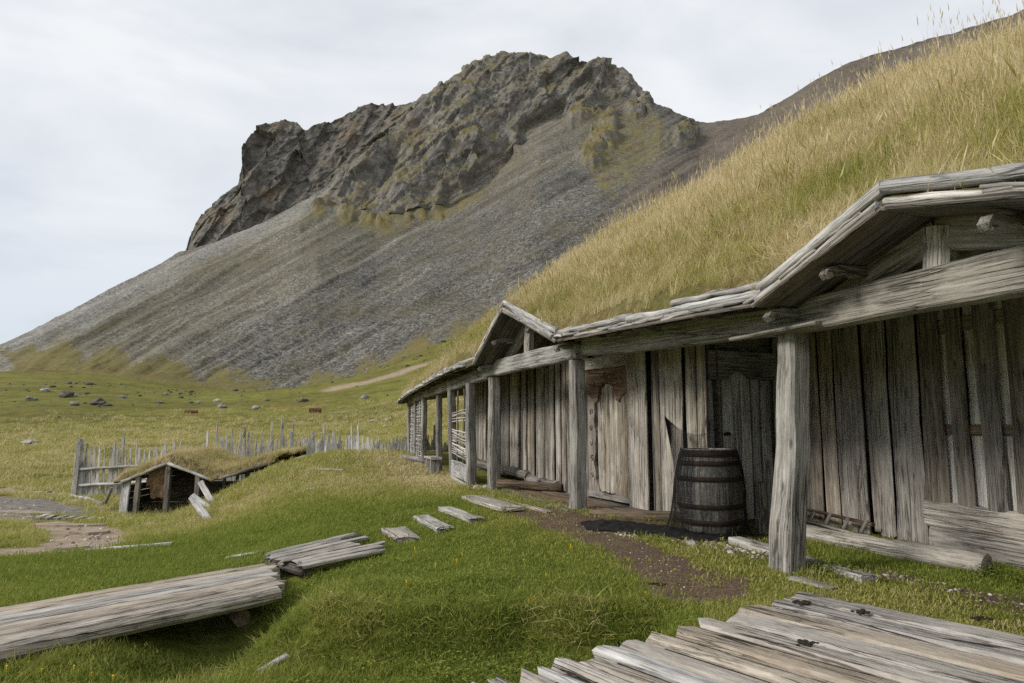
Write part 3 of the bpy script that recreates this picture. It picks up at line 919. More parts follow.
def rock_material(name='mountain_surface', tone=1.0, turfy=.85):
    k = NT(name)
    tc = k.n('ShaderNodeTexCoord')
    P = tc.outputs['Object']
    msk = k.n('ShaderNodeVertexColor', layer_name='surface_mask')
    sp = k.n('ShaderNodeSeparateColor')
    k.l(msk.outputs['Color'], sp.inputs[0])
    nA = k.noise(P, 0.03, 6, 0.62)
    nB = k.noise(P, 0.16, 7, 0.66)
    nC = k.noise(P, 0.75, 6, 0.72)
    vo = k.n('ShaderNodeTexVoronoi', Scale=1.15, Randomness=1.0)
    k.l(P, vo.inputs['Vector'])
    vo2 = k.n('ShaderNodeTexVoronoi', Scale=2.6, Randomness=1.0)
    k.l(P, vo2.inputs['Vector'])
    # scree: a mosaic of blocks
    bl = k.n('ShaderNodeSeparateColor')
    k.l(vo.outputs['Color'], bl.inputs[0])
    bl2 = k.n('ShaderNodeSeparateColor')
    k.l(vo2.outputs['Color'], bl2.inputs[0])
    bm = k.math('ADD', k.math('MULTIPLY', bl.outputs[0], .5), k.math('MULTIPLY', bl2.outputs[1], .5))
    scree = k.ramp(bm, [(0.15, (.056, .053, .047)), (0.5, (.118, .112, .100)), (0.9, (.26, .25, .225))])
    scree = k.mix(.9, scree, k.ramp(nA, [(0.3, .72), (0.7, 1.22)]), 'MULTIPLY')
    zn = k.n('ShaderNodeVertexColor', layer_name='scree_zone')
    zs = k.n('ShaderNodeSeparateColor')
    k.l(zn.outputs['Color'], zs.inputs[0])
    fl = k.n('ShaderNodeAttribute', attribute_name='fall_line')
    along = k.n('ShaderNodeSeparateXYZ')
    k.l(P, along.inputs[0])
    cv = k.n('ShaderNodeCombineXYZ')
    k.l(fl.outputs['Fac'], cv.inputs[0])
    k.l(k.math('MULTIPLY', along.outputs[2], .012), cv.inputs[1])
    streak = k.noise(k.mapping(cv.outputs[0], (52, 1.0, 1)), 1.0, 6, .68)
    # old, half-turfed scree on the left and the pale fresh run below the far cliff
    oliv = k.ramp(k.math('ADD', k.math('MULTIPLY', bm, .45), k.math('MULTIPLY', streak, .55)), [(0.28, (.085, .076, .052)), (0.5, (.155, .143, .112)), (0.72, (.28, .268, .23))])
    scree = k.mix(zs.outputs[0], scree, oliv)
    scree = k.mix(zs.outputs[1], scree, k.ramp(bm, [(.2, (.15, .145, .13)), (.8, (.36, .35, .325))]))
    scree = k.mix(.85, scree, k.ramp(streak, [(0.32, .62), (0.68, 1.32)]), 'MULTIPLY')
    scree = k.mix(k.ramp(k.noise(P, .055, 5, .65), [(.46, 0.0), (.70, .55)]), scree, (.13, .115, .065))
    brown = k.ramp(k.math('ADD', k.math('MULTIPLY', bm, .5), k.math('MULTIPLY', nB, .5)), [(0.2, (.085, .070, .056)), (0.5, (.145, .122, .098)), (0.8, (.21, .185, .155))])
    brown = k.mix(.8, brown, k.ramp(nA, [(0.3, .8), (0.7, 1.15)]), 'MULTIPLY')
    rock = k.ramp(nB, [(0.25, (.075 * tone, .069 * tone, .061 * tone)), (0.5, (.165 * tone, .156 * tone, .142 * tone)), (0.75, (.30 * tone, .29 * tone, .27 * tone))])
    rock = k.mix(1.0, rock, k.ramp(nC, [(0.28, .6), (0.7, 1.3)]), 'MULTIPLY')
    rust = k.noise(P, 0.05, 5, .6)
    rock = k.mix(k.ramp(rust, [(0.52, 0.0), (0.70, .55)]), rock, (.20, .135, .07))
    turf = k.ramp(k.math('ADD', k.math('MULTIPLY', nC, .5), k.math('MULTIPLY', nB, .5)), [(0.25, (.075, .06, .022)), (0.5, (.165, .135, .048)), (0.78, (.27, .225, .10))])
    turf = k.mix(k.ramp(nA, [(0.42, 0.0), (0.62, .55)]), turf, (.135, .128, .042))
    # turf clings to the ledges that face up
    geo = k.n('ShaderNodeNewGeometry')
    sx = k.n('ShaderNodeSeparateXYZ')
    k.l(geo.outputs['Normal'], sx.inputs[0])
    led = k.ramp(k.math('ADD', sx.outputs[2], k.math('MULTIPLY', k.math('SUBTRACT', nB, .5), .9)), [(0.36, 0.0), (0.62, turfy)])
    rock = k.mix(led, rock, turf)
    veg = k.math('ADD', k.math('ADD', sp.outputs[1], k.math('MULTIPLY', k.math('SUBTRACT', nB, .5), 1.0)), k.math('MULTIPLY', k.math('SUBTRACT', nC, .5), 1.3))
    vegm = k.ramp(veg, [(0.38, 0.0), (0.62, 1.0)])
    c = k.mix(sp.outputs[2], scree, brown)
    c = k.mix(k.math('MULTIPLY', vegm, .9), c, turf)
    c = k.mix(sp.outputs[0], c, rock)
    k.l(c, k.b.inputs['Base Color'])
    k.b.inputs['Roughness'].default_value = 0.95
    k.b.inputs['Specular IOR Level'].default_value = 0.1
    h = k.math('ADD', k.math('MULTIPLY', nC, .8), k.math('MULTIPLY', bm, k.math('SUBTRACT', .5, k.math('MULTIPLY', sp.outputs[1], .45))))
    k.bump(h, 0.7, .9)
    return k.m


M_MTN = rock_material('mountain_surface', 1.25, .9)
M_CLIFF = rock_material('far_cliff_rock', .98, .4)  # less turf, and the spur's shading difference put into a darker rock tone


def catmull(tab, xs, u):
    return np.stack([np.interp(u, xs, tab[:, j]) for j in range(tab.shape[1])], -1)


def build_mountain():
    T = np.array(MT, float)
    n = len(T)
    br = T[:, 6] / T[:, 7]
    u = np.concatenate([np.linspace(br[0], -0.80, 60), np.linspace(-0.797, .86, 1060), np.linspace(.865, br[-1], 40)])
    C = catmull(T, br, u)
    foot, base, top = C[:, 0:3], C[:, 3:6], C[:, 6:9]
    pre = foot + (foot - base) * np.array([.1, .1, 0]) - np.array([0, 0, 9.0])
    back = top + np.array([0.12, 1, 0]) * 40 - np.array([0, 0, 6.0])
    back2 = top + np.array([0.3, 1, 0]) * 220 - np.array([0, 0, 120.0])
    rows = [pre]
    for t in np.linspace(0, 1, 170)[:-1]:
        p = foot + (base - foot) * t
        p[:, 2] -= 4.0 * math.sin(math.pi * t)              # scree hangs a little hollow
        rows.append(p)
    for t in np.linspace(0, 1, 150):
        p = base + (top - base) * t
        rows.append(p)
    for t in (.06, .15, .3, .6, 1.0):
        rows.append(top + (back - top) * t + np.array([0, 0, 3.0 * math.sin(math.pi * t) * 0]))
    rows.append(back2)
    G = np.stack(rows)
    x, y, z = G[..., 0], G[..., 1], G[..., 2]
    bear = x / y
    elev = (z - 1.25) / y
    wob = nz2(bear, elev, 30, 1.0) * 0.020 + nz2(bear, elev, 90, 2.0) * 0.010
    rk = np.zeros(x.shape)
    for key in ('cliff', 'crag1', 'crag2', 'crag3', 'crag4'):
        sd = poly_sd(POLY[key], bear, elev) + wob * (1 if key == 'cliff' else .5)
        rk = np.maximum(rk, sstep(0.010, -0.012, sd) if key == 'cliff' else sstep(.006, -.006, sd))
    vg = np.zeros(x.shape)
    for key, a in (('veg_base', .66), ('veg_right', .5), ('veg_left', .34)):
        sd = poly_sd(POLY[key], bear, elev) + wob
        vg = np.maximum(vg, a * sstep(0.02, -0.02, sd))
    sd = poly_sd(POLY['veg_low'], bear, elev) + wob * 1.2 + nz2(bear * 2, elev, 14, 8.0) * .02
    vg = np.maximum(vg, 1.0 * sstep(0.03, -0.045, sd))
    bw = sstep(0.008, -0.008, poly_sd(POLY['brown'], bear, elev) + wob * .4)
    bw = bw * (1 - rk)
    # relief
    nrm = grid_normals(x, y, z)
    nrm = np.where((nrm[..., 1:2] > 0), -nrm, nrm)
    rel = rock_relief(x, y, z) * rk
    small = sstep(0.0, 0.012, -poly_sd(POLY['cliff'], bear, elev))
    crag = rk * (1 - small)
    rel = rel * small + (rock_relief(x + 70, y, z, .42) * .45 + 4.0) * crag
    q = np.stack([x, y, z], -1).reshape(-1, 3)
    soft = fbm(q / 34, 3).reshape(x.shape) * 2.2 + fbm(q / 5.0, 3).reshape(x.shape) * .55
    # long gullies run down the scree
    fall = bear - 1.7 * elev
    gl = fbm(np.stack([fall * 26, elev * 3, z * 0], -1).reshape(-1, 3), 4).reshape(x.shape) * 3.2
    edge = sstep(0, .04, np.linspace(0, 1, x.shape[0]))[:, None]
    d = (rel + (soft + gl * (1 - .5 * vg)) * (1 - rk)) * edge
    x = x + nrm[..., 0] * d
    y = y + nrm[..., 1] * d
    z = z + nrm[..., 2] * d
    V = np.stack([x, y, z], -1).reshape(-1, 3)
    me = mesh_np('mountain', V, grid_faces(*x.shape), smooth=False)
    sm = np.ones(len(me.polygons), bool)
    me.polygons.foreach_set('use_smooth', sm)
    c = np.stack([rk, vg, bw, np.ones(x.shape)], -1).reshape(-1, 4)
    at = me.color_attributes.new('surface_mask', 'FLOAT_COLOR', 'POINT')
    at.data.foreach_set('color', c.astype(np.float32).ravel())
    wz = nz2(fall, elev, 14, 3.0) * .03 + nz2(fall * 6, elev, 20, 5.0) * .02
    oliv = sstep(-.56, -.72, fall + wz * 2.2) * (1 - bw) * .9
    pale = sstep(-.845, -.875, fall + wz * .6) * .9
    zc = np.stack([oliv, pale, 0 * oliv, np.ones(x.shape)], -1).reshape(-1, 4)
    at = me.color_attributes.new('scree_zone', 'FLOAT_COLOR', 'POINT')
    at.data.foreach_set('color', zc.astype(np.float32).ravel())
    at = me.attributes.new('fall_line', 'FLOAT', 'POINT')
    at.data.foreach_set('value', fall.astype(np.float32).ravel())
    o = place('mountain', me, M_MTN)
    tag(o, 'craggy grey mountain with scree slopes behind the longhouse', kind='structure')

    T = np.array(LC, float)
    u0 = np.arange(len(T), dtype=float)
    u = np.linspace(0, len(T) - 1, 330)
    C = catmull(T, u0, u)
    foot, top = C[:, :3], C[:, 3:6]
    rows = [foot + (foot - top) * .25]
    for t in np.linspace(0, 1, 170):
        p = foot + (top - foot) * t
        rows.append(p)
    for t in (.05, .15, .35, .7, 1.0):
        rows.append(top + np.array([.15, 1, 0]) * 60 * t - np.array([0, 0, 14.0 * t]))
    rows.append(top + np.array([.4, 1, 0]) * 200 - np.array([0, 0, 120.0]))
    G = np.stack(rows)
    x, y, z = G[..., 0], G[..., 1], G[..., 2]
    rel = rock_relief(x + 300, y, z, 1.1) * 1.0
    fade = np.ones(x.shape)
    V = np.stack([x + rel * .18, y - rel * 1.1, z + rel * .22], -1).reshape(-1, 3)
    me = mesh_np('cliff', V, grid_faces(*x.shape), smooth=True)
    c = np.stack([fade, fade * .1, fade * 0, fade], -1).reshape(-1, 4)
    at = me.color_attributes.new('surface_mask', 'FLOAT_COLOR', 'POINT')
    at.data.foreach_set('color', c.astype(np.float32).ravel())
    o = place('cliff', me, M_CLIFF)
    tag(o, 'dark rock cliff on the farther mountain spur, left of the peak', kind='structure')


build_mountain()

# ---------------------------------------------------------------- longhouse
FY = np.array([0.5, 3.77, 5.88, 9.46, 12.41, 13.93, 16.16, 18.3, 21.37, 26.19, 28.5])
FX = np.array([3.66, 2.885, 2.38, .906, -.32, -.83, -1.41, -1.94, -2.73, -3.88, -4.3])
INW = Vector((0.93, 0.36, 0)).normalized()      # from the front of the porch towards the house
OUTW = -INW


def fx(Y):
    return float(np.interp(Y, FY, FX))


def roof_xy(Y, d):
    """Plan position: Y along the front, d metres inwards from the eave edge."""
    return np.interp(Y, FY, FX) + (d - .42) * INW.x, Y + (d - .42) * INW.y


EAVE_Y = np.array([0.5, 5.6, 9.1, 12.2, 16, 20, 24, 26.5, 28])
EAVE_Z = np.array([2.26, 2.26, 2.40, 2.36, 2.34, 2.28, 2.22, 2.16, 2.10])
G1 = dict(Y=4.32, near=1.45, far=1.32, z=2.645)
G2 = dict(Y=10.98, near=1.72, far=1.22, z=3.11)


def gable_z(g, Y):
    e = np.interp(Y, EAVE_Y, EAVE_Z)
    f = np.where(Y < g['Y'], (g['Y'] - Y) / g['near'], (Y - g['Y']) / g['far'])
    return g['z'] - f * (g['z'] - e)


RIDGE_D = 5.1


def roof_z(Y, d):
    """Underside of the turf (top of the roof boards)."""
    e = np.interp(Y, EAVE_Y, EAVE_Z)
    rise = 3.72 * (1 - 0.82 * sstep(20.5, 28.5, Y)) + .12 * np.sin(Y * .9)
    q = d / RIDGE_D
    prof = np.where(q < 1, q * (1.12 - .12 * q), 1 - (q - 1) * 1.0)
    tip = 1 - sstep(.86, 1.14, q) * .03
    z = e + rise * prof * tip
    for g in (G1, G2):
        gz_ = gable_z(g, Y)
        z = np.where(d < 3.0, np.maximum(z, np.where(np.abs(Y - g['Y']) < 2.2, gz_, -9)), z)
    return z


def build_longhouse():
    rnd = random.Random(11)
    H = thing('longhouse', (2.38, 5.88, 0.03), 'long weathered timber longhouse with turf roof and open porch front', 'house')
    Z = Vector((0, 0, 1))

    def P(Y, z, out=0.0):
        return Vector((fx(Y), Y, z)) + OUTW * out

    # posts along the porch front: foot, head, width, depth
    posts = [((2.285, 5.88, 0.0), (2.45, 5.88, 2.05), .215, .20, 'post'),
             ((.894, 9.46, .04), (.912, 9.46, 2.15), .19, .18, 'post'),
             ((-.321, 12.41, .04), (-.325, 12.41, 2.11), .19, .18, 'post'),
             ((-.821, 13.93, -.02), (-.835, 13.93, 2.1), .18, .17, 'post'),
             ((-1.37, 16.16, 0), (-1.43, 16.16, 2.06), .17, .16, 'post'),
             ((-1.92, 18.3, -.03), (-1.95, 18.3, 2.03), .14, .14, 'post'),
             ((-2.715, 21.37, .02), (-2.747, 21.37, 2.06), .16, .15, 'post'),
             ((-3.3, 23.7, .03), (-3.32, 23.7, 2.07), .14, .13, 'post'),
             ((-3.862, 26.19, .05), (-3.898, 26.19, 2.06), .20, .18, 'post'),
             ((2.98, 2.9, -.05), (3.02, 2.9, 2.05), .2, .2, 'post')]
    for a, b, w, t, m in posts:
        plank(H, 'post', (a[0], a[1], a[2] - .15), b, w * 1.08, t * 1.08, OUTW, W[m], rnd, seg=9, warp=.012, rag=.05, cham=.03, w1=w * .94)
    # front beams
    plank(H, 'beam', P(1.2, 2.07, -.07), P(5.99, 2.165, -.04), .255, .20, OUTW, W['beam'], rnd, seg=14, warp=.006, rag=.03, cham=.02)
    plank(H, 'beam', P(6.0, 2.165, -.04), P(9.75, 2.335, -.02), .255, .18, OUTW, W['beam'], rnd, seg=10, warp=.01, rag=.03, cham=.025)
    plank(H, 'beam', P(9.25, 2.28, .07), P(12.75, 2.26, .05), .27, .16, OUTW, W['beam'], rnd, seg=10, warp=.008, rag=.04, cham=.02)
    for a, b in ((12.62, 16.3), (16.2, 18.5), (18.4, 21.5), (21.4, 24.0), (23.9, 26.4)):
        plank(H, 'beam', P(a, 2.21, .03), P(b, 2.18, .03), .24, .15, OUTW, W['beam'], rnd, seg=6, warp=.008, rag=.05, cham=.02)
    # wedge on the head of the near post
    plank(H, 'wedge', P(5.35, 2.055, .1), P(6.35, 2.05, .13), .10, .03, Z, W['log'], rnd, seg=4, rag=.15)

    # dark backing added behind the plank walls so their gaps read as shade
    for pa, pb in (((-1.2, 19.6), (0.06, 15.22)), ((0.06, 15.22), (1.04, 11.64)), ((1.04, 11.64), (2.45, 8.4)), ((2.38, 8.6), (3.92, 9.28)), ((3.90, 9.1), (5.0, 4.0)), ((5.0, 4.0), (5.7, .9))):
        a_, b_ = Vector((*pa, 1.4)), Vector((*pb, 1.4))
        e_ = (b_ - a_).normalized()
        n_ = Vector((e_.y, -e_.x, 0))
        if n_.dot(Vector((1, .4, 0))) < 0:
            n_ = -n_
        plank(H, 'dark_backing', a_ + n_ * .10, b_ + n_ * .10, 2.8, .03, n_, W['dark'], rnd, seg=2, warp=0, rag=0)

    # ---- walls, plank by plank
    def wall_plank(a, b, s0, s1, z0, z1, off, mat, name='plank', lean=0.0, t=.045):
        a, b = Vector((*a, 0)), Vector((*b, 0))
        e = (b - a).normalized()
        nrm = Vector((e.y, -e.x, 0))
        if nrm.dot(Vector((-1, -1.0, 0))) < 0:
            nrm = -nrm
        c = a + e * ((s0 + s1) / 2) + nrm * off
        return plank(H, name, (c.x, c.y, z0), (c.x + e.x * lean, c.y + e.y * lean, z1), s1 - s0, t, nrm, mat, rnd,
                     seg=7, warp=.006, rag=.045, cham=.014, ragend=.02, round_=rnd.choice([0, .3, .6]))

    NA, NB = (3.82, 8.9), (4.9, 4.0)
    near = [(-.25, .03, 0, 'wallnear'), (.03, .30, .03, 'wallnear'), (.29, .56, 0, 'wallnear'), (.55, .79, -.03, 'wallnear'),
            (.76, 1.075, .04, 'walllight'), (1.06, 1.25, -.03, 'wallnear'), (1.235, 1.47, .045, 'walllight'),
            (1.475, 1.875, .03, 'wallnear'), (1.87, 1.93, -.035, 'wallnear')]
    for s0, s1, off, m in near:
        wall_plank(NA, NB, s0, s1 - .008, .02 + rnd.uniform(-.03, .06), 2.95, off, W[m], lean=rnd.uniform(-.02, .02))
    for s0, s1 in ((1.915, 2.175), (2.285, 2.47), (2.61, 2.815), (2.89, 3.12), (3.22, 3.44), (3.5, 3.75), (3.85, 4.05), (4.15, 4.4)):
        wall_plank(NA, NB, s0, s1, .48, 2.95, .045, W['wallnear'], lean=rnd.uniform(-.03, .03))
    for s0, s1 in ((2.10, 2.36), (2.42, 2.68), (2.74, 2.98), (3.05, 3.3), (3.38, 3.6), (3.68, 3.95), (4.0, 4.25)):
        wall_plank(NA, NB, s0, s1, .5, 2.95, -.012, W['pale'], t=.03)
    a, b = Vector((*NA, 0)), Vector((*NB, 0))
    e = (b - a).normalized()
    nrm = Vector((e.y, -e.x, 0))
    nrm = nrm if nrm.x < 0 else -nrm
    for z, h in ((1.20, .10), (2.22, .15)):
        q0, q1 = a + e * 1.95 + nrm * .012, a + e * 4.6 + nrm * .012
        plank(H, 'rail', (q0.x, q0.y, z), (q1.x, q1.y, z), h, .018, nrm, W['rail'], rnd, seg=4)
    for z, h, s, off in ((.375, .245, 1.9, .05), (.13, .245, 1.95, .06)):
        q0, q1 = a + e * s + nrm * off, a + e * 4.7 + nrm * off
        plank(H, 'sill_board', (q0.x, q0.y, z), (q1.x, q1.y, z), h, .07, nrm, W['walllight'] if z > .3 else W['wallnear'], rnd, seg=8, rag=.03, round_=.4)

    # door wall between the middle posts
    DA, DB = (.95, 11.6), (2.35, 8.25)
    for s0, s1, off, m, z0, z1 in ((-.1, .26, 0, 'wall', .12, 2.75), (.25, .5, .03, 'wall', .1, 2.75), (.49, .62, -.03, 'wallnear', .1, 2.75), (.6, .7, 0, 'wallnear', .1, 2.75),
                                   (.66, 2.06, -.10, 'wallnear', 2.15, 2.8),
                                   (1.98, 2.44, .07, 'wall', .02, 2.75), (2.44, 2.53, -.03, 'wallnear', .05, 2.75), (2.52, 2.64, 0, 'wallnear', .05, 2.75), (2.64, 2.80, -.02, 'wallnear', .05, 2.75),
                                   (2.80, 3.20, .04, 'wall', .05, 2.75), (3.2, 3.28, -.04, 'wallnear', .05, 2.75), (3.27, 3.46, .02, 'wall', .05, 2.75), (3.45, 3.62, .0, 'wall', .05, 2.75)):
        wall_plank(DA, DB, s0, s1 - .006, z0, z1, off, W[m])
    # far porch wall
    LA, LB = (0, 15.2), (.95, 11.6)
    s = -4.6
    while s < 3.72:
        w = rnd.uniform(.16, .30)
        if rnd.random() < .3:
            w *= .6
        wall_plank(LA, LB, s, min(s + w, 3.72) - .006, .17 + rnd.uniform(-.03, .05), 2.8, rnd.choice([0, .03, .035, -.02]), W['wall'], lean=rnd.uniform(-.015, .015))
        s += w
    a, b = Vector((*LA, 0)), Vector((*LB, 0))
    e = (b - a).normalized()
    nrm = Vector((e.y, -e.x, 0))
    nrm = nrm if nrm.x < 0 else -nrm
    for s0, s1, z in ((-.3, 1.6, .28), (1.5, 3.4, .2), (-3.6, -.2, .25)):
        q0, q1 = a + e * s0 + nrm * .07, a + e * s1 + nrm * .08
        plank(H, 'skirting_log', (q0.x, q0.y, z), (q1.x, q1.y, z - .03), .2, .12, nrm, W['hut'], rnd, seg=6, rag=.12, round_=.5)

    # return wall with the second door, facing the camera
    RA, RB = (2.33, 8.45), (3.84, 9.12)
    for s0, s1, off, z0, z1, m in ((-.06, .10, .0, .05, 2.8, 'wall'), (1.13, 1.33, .07, .05, 2.8, 'wallnear'), (1.32, 1.64, 0, .05, 2.8, 'wallnear'), (.08, 1.15, -.05, 2.1, 2.85, 'dark')):
        wall_plank(RA, RB, s0, s1 - .006, z0, z1, off, W[m])
    a, b = Vector((*RA, 0)), Vector((*RB, 0))
    e = (b - a).normalized()
    nrm = Vector((e.y, -e.x, 0))
    nrm = nrm if nrm.y < 0 else -nrm
    M = Matrix.Identity(4)
    for r in range(3):
        M[r][0], M[r][1], M[r][2] = e[r], Z[r], nrm[r]
    M.translation = a + Z * .04 + nrm * -.06
    d2 = place('door', prism_me([(.1, 0), (1.13, 0), (1.13, 2.05), (.1, 2.05)], .03), W['dark'], H, M)
    d2['label'] = 'plain grey plank door under an arched lintel'
    for s0, s1, z1 in ((.11, .20, 1.74), (.205, .30, 1.74), (.33, .50, 1.80), (.505, .62, 1.86), (.625, .78, 1.84), (.80, .93, 1.76), (.95, 1.12, 1.70)):
        c0 = a + e * (s0 + s1) / 2 - nrm * .005
        plank(d2, 'plank', c0 + Z * .08, c0 + Z * (z1 + .12), s1 - s0, .04, nrm, W['silver'], rnd, seg=6, rag=.04, round_=.3)
    arch = [(.06, 2.10), (.06, 1.74), (.30, 1.74), (.40, 1.78), (.48, 1.85), (.56, 1.87), (.64, 1.84), (.72, 1.78), (.80, 1.76), (1.14, 1.76), (1.14, 2.10)]
    M3 = M.copy()
    M3.translation = a + Z * .07 + nrm * .02
    place('lintel', prism_me(arch, .07), W['rafter'], d2, M3)
    c0 = a + e * .315 + nrm * .03
    place('latch', prism_me([(0, 0), (.09, 0), (.09, .03), (.05, .045), (0, .03)], .03), M_IRON, d2, Matrix.Translation(c0 + Z * 1.12) @ M.to_3x3().to_4x4())
    # stub post with a rounded head beside the second door
    sp = Vector((2.84, 7.95, 0))
    pole(H, 'stub_post', [sp, sp + Z * .18, sp + Z * .34, sp + Z * .52, sp + Z * .6], .085, .075, W['hut'], rnd, seg=7, wob=.004, sides=12, rough=.04)

    # ---- first door: frame with carved head and inset planks
    a, b = Vector((*DA, 0)), Vector((*DB, 0))
    e = (b - a).normalized()
    nrm = Vector((e.y, -e.x, 0))
    nrm = nrm if nrm.x < 0 else -nrm
    M = Matrix.Identity(4)
    for r in range(3):
        M[r][0], M[r][1], M[r][2] = e[r], Z[r], nrm[r]
    o0 = a + e * .72 + Z * .15
    M.translation = o0 - nrm * .07
    d1 = place('door', prism_me([(0, 0), (1.24, 0), (1.24, 1.98), (0, 1.98)], .03), W['dark'], H, M)
    d1['label'] = 'plank door in a carved frame with a reddish arched head'
    xs = [.27, .40, .49, .62, .78, .90, 1.0]
    for s0, s1 in zip(xs, xs[1:]):
        c0 = o0 + e * (s0 + s1) / 2 - nrm * .01
        plank(d1, 'plank', c0 + Z * .1, c0 + Z * 1.72, s1 - s0 - .006, .04, nrm, W['wall'], rnd, seg=6, rag=.03, round_=.8)
    M1 = M.copy()
    M1.translation = o0 - nrm * .02
    wob = lambda y, s: .022 * math.sin(y * 9 + s) + .012 * math.sin(y * 21 + s)
    ys = [i * 1.62 / 24 for i in range(25)]
    sl = [(.02, y) for y in reversed(ys)] + [(.24 + wob(y, 0) + (.16 * max(0, .28 - y) / .28), y) for y in ys]
    place('stile', prism_me(sl, .055), W['carvev'], d1, M1)
    sr = [(1.0 + wob(y, 2) - (.16 * max(0, .28 - y) / .28), y) for y in ys] + [(1.22, y) for y in reversed(ys)]
    sr = list(reversed(sr))
    place('stile', prism_me(sr, .055), W['carvev'], d1, M1.copy())
    br = [(.02, 0), (1.22, 0), (1.22, .08), (.84, .10), (.70, .06), (.56, .06), (.40, .10), (.02, .08)]
    M2 = M1.copy()
    M2.translation = M1.translation + nrm * .008
    place('bottom_rail', prism_me(br, .055), W['carve'], d1, M2)
    hd = [(.02, 1.95), (.02, 1.60), (.10, 1.56), (.22, 1.50), (.30, 1.44), (.36, 1.47), (.38, 1.56), (.44, 1.66), (.54, 1.725), (.64, 1.735), (.74, 1.71), (.83, 1.64), (.88, 1.55),
          (.90, 1.46), (.97, 1.44), (1.04, 1.50), (1.14, 1.56), (1.22, 1.60), (1.22, 1.95)]
    M2 = M1.copy()
    M2.translation = M1.translation + nrm * .012
    hdo = place('carved_head', prism_me(hd, .06), W['redcarve'], d1, M2)
    hdo['label'] = 'reddish brown carved door head with scrolls'

    def scroll(cx, cy, r, turns, flip, parent, mat, start=0.0):
        pts = []
        for i in range(22):
            f = i / 21
            an = start + flip * f * turns * 2 * math.pi
            rr = r * (1 - .8 * f)
            pts.append((cx + rr * math.cos(an), cy + rr * math.sin(an), .062))
        R = [.012 * (1.1 - .5 * i / 21) for i in range(22)]
        return tube_me(pts, R, rnd, 5, 0.0)
    for cx, cy, r, fl, st in ((.20, 1.70, .10, 1, 0), (.62, 1.83, .07, 1, 1.57), (.42, 1.82, .05, -1, 3), (.82, 1.82, .05, 1, 0), (1.04, 1.70, .10, -1, 3.1)):
        place('scroll', scroll(cx, cy, r, 1.4, fl, hdo, None, st), W['redcarve'], d1, M2.copy())
    for k in range(5):
        place('scroll', scroll(.13 + .02 * math.sin(k * 2), .35 + k * .24, .05, 1.2, 1 if k % 2 else -1, d1, None, k), W['carve'], d1, M1.copy())
    c0 = o0 + e * -.04
    plank(H, 'door_lintel', c0 + Z * 2.06 + nrm * .03, c0 + e * 1.34 + Z * 2.06 + nrm * .03, .2, .1, nrm, W['walllight'], rnd, seg=6)

    # ---- porch floor
    for k in range(7):
        o = k / 7.0
        q0 = Vector((-.26, 12.15, 0)).lerp(Vector((.72, 12.35, 0)), o)
        q1 = Vector((.83, 9.30, 0)).lerp(Vector((2.0, 9.05, 0)), o)
        plank(H, 'floor_board', (q0.x, q0.y, .10), (q1.x, q1.y, .10), .17, .05, Z, W['floor'], rnd, seg=8, rag=.03, cham=.008)
    plank(H, 'floor_edge', (-.41, 11.5, .085), (.50, 9.25, .085), .10, .07, Z, W['step'], rnd, seg=8, rag=.08)
    pole(H, 'floor_log', [(1.0, 9.0, .10), (2.16, 8.72, .10)], .07, .08, W['brownlog'], rnd, seg=6, wob=.006)
    pole(H, 'floor_log', [(-.25, 12.3, .22), (.85, 11.7, .2)], .08, .07, W['brownlog'], rnd, seg=6, wob=.008)

    # ---- gable trusses
    for g, yn, yf, zk in ((G1, .9, .9, 2.26), (G2, 1.0, 1.0, 2.38)):
        yc = g['Y']
        top = P(yc, g['z'] - .17, -.05)
        plank(H, 'king_post', P(yc + .02, zk - .06, -.02), P(yc - .02, g['z'] - .12, -.02), .19 if g is G1 else .17, .15, OUTW, W['walllight'], rnd, seg=5, warp=.008, rag=.04, cham=.035)
        for sgn, key in ((-1, 'near'), (1, 'far')):
            yy = yc + sgn * g[key] * .86
            q = P(yy, float(gable_z(g, np.array(yy))) - .13, -.06)
            plank(H, 'rafter', q, top + Vector((0, 0, .02)), .23 if g is G1 else .16, .10, OUTW, W['rafter'], rnd, seg=6, warp=.005, rag=.03)
        # boards under the turf of the gable, laid along the slope
        for sgn, key in ((-1, 'near'), (1, 'far')):
            for k in range(9):
                d = .03 + k * .165
                yy = yc + sgn * g[key] * 1.02
                ax, ay = roof_xy(yc, d)
                bx, by = roof_xy(yy, d)
                zt, zb = g['z'] - .035, float(gable_z(g, np.array(yy))) - .035
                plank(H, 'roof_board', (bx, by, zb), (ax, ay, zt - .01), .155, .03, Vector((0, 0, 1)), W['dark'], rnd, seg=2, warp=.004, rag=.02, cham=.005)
        # purlin ends curling out under the overhang
        for sgn, f in ((1, .45), (-1, .45), (1, .97), (-1, .97)):
            key = 'far' if sgn > 0 else 'near'
            yy = yc + sgn * g[key] * f
            zz = float(gable_z(g, np.array(yy))) - .10
            prof = [(0, .035), (.46, .03), (.56, .0), (.60, -.05), (.565, -.085), (.53, -.07), (.54, -.035), (.50, -.02), (.44, -.045), (.36, -.03), (.30, -.055), (.2, -.035), (0, -.04)]
            Mx = frame(P(yy, zz, -.18), P(yy, zz, .4), (0, 1, .3))
            # local X outwards, Y up
            x = OUTW
            yv = Vector((0, 0, 1))
            zv = x.cross(yv)
            for r in range(3):
                Mx[r][0], Mx[r][1], Mx[r][2] = x[r], yv[r], zv[r]
            Mx.translation = P(yy, zz, -.2)
            place('purlin_end', prism_me(prof, .07), W['rafter'], H, Mx)
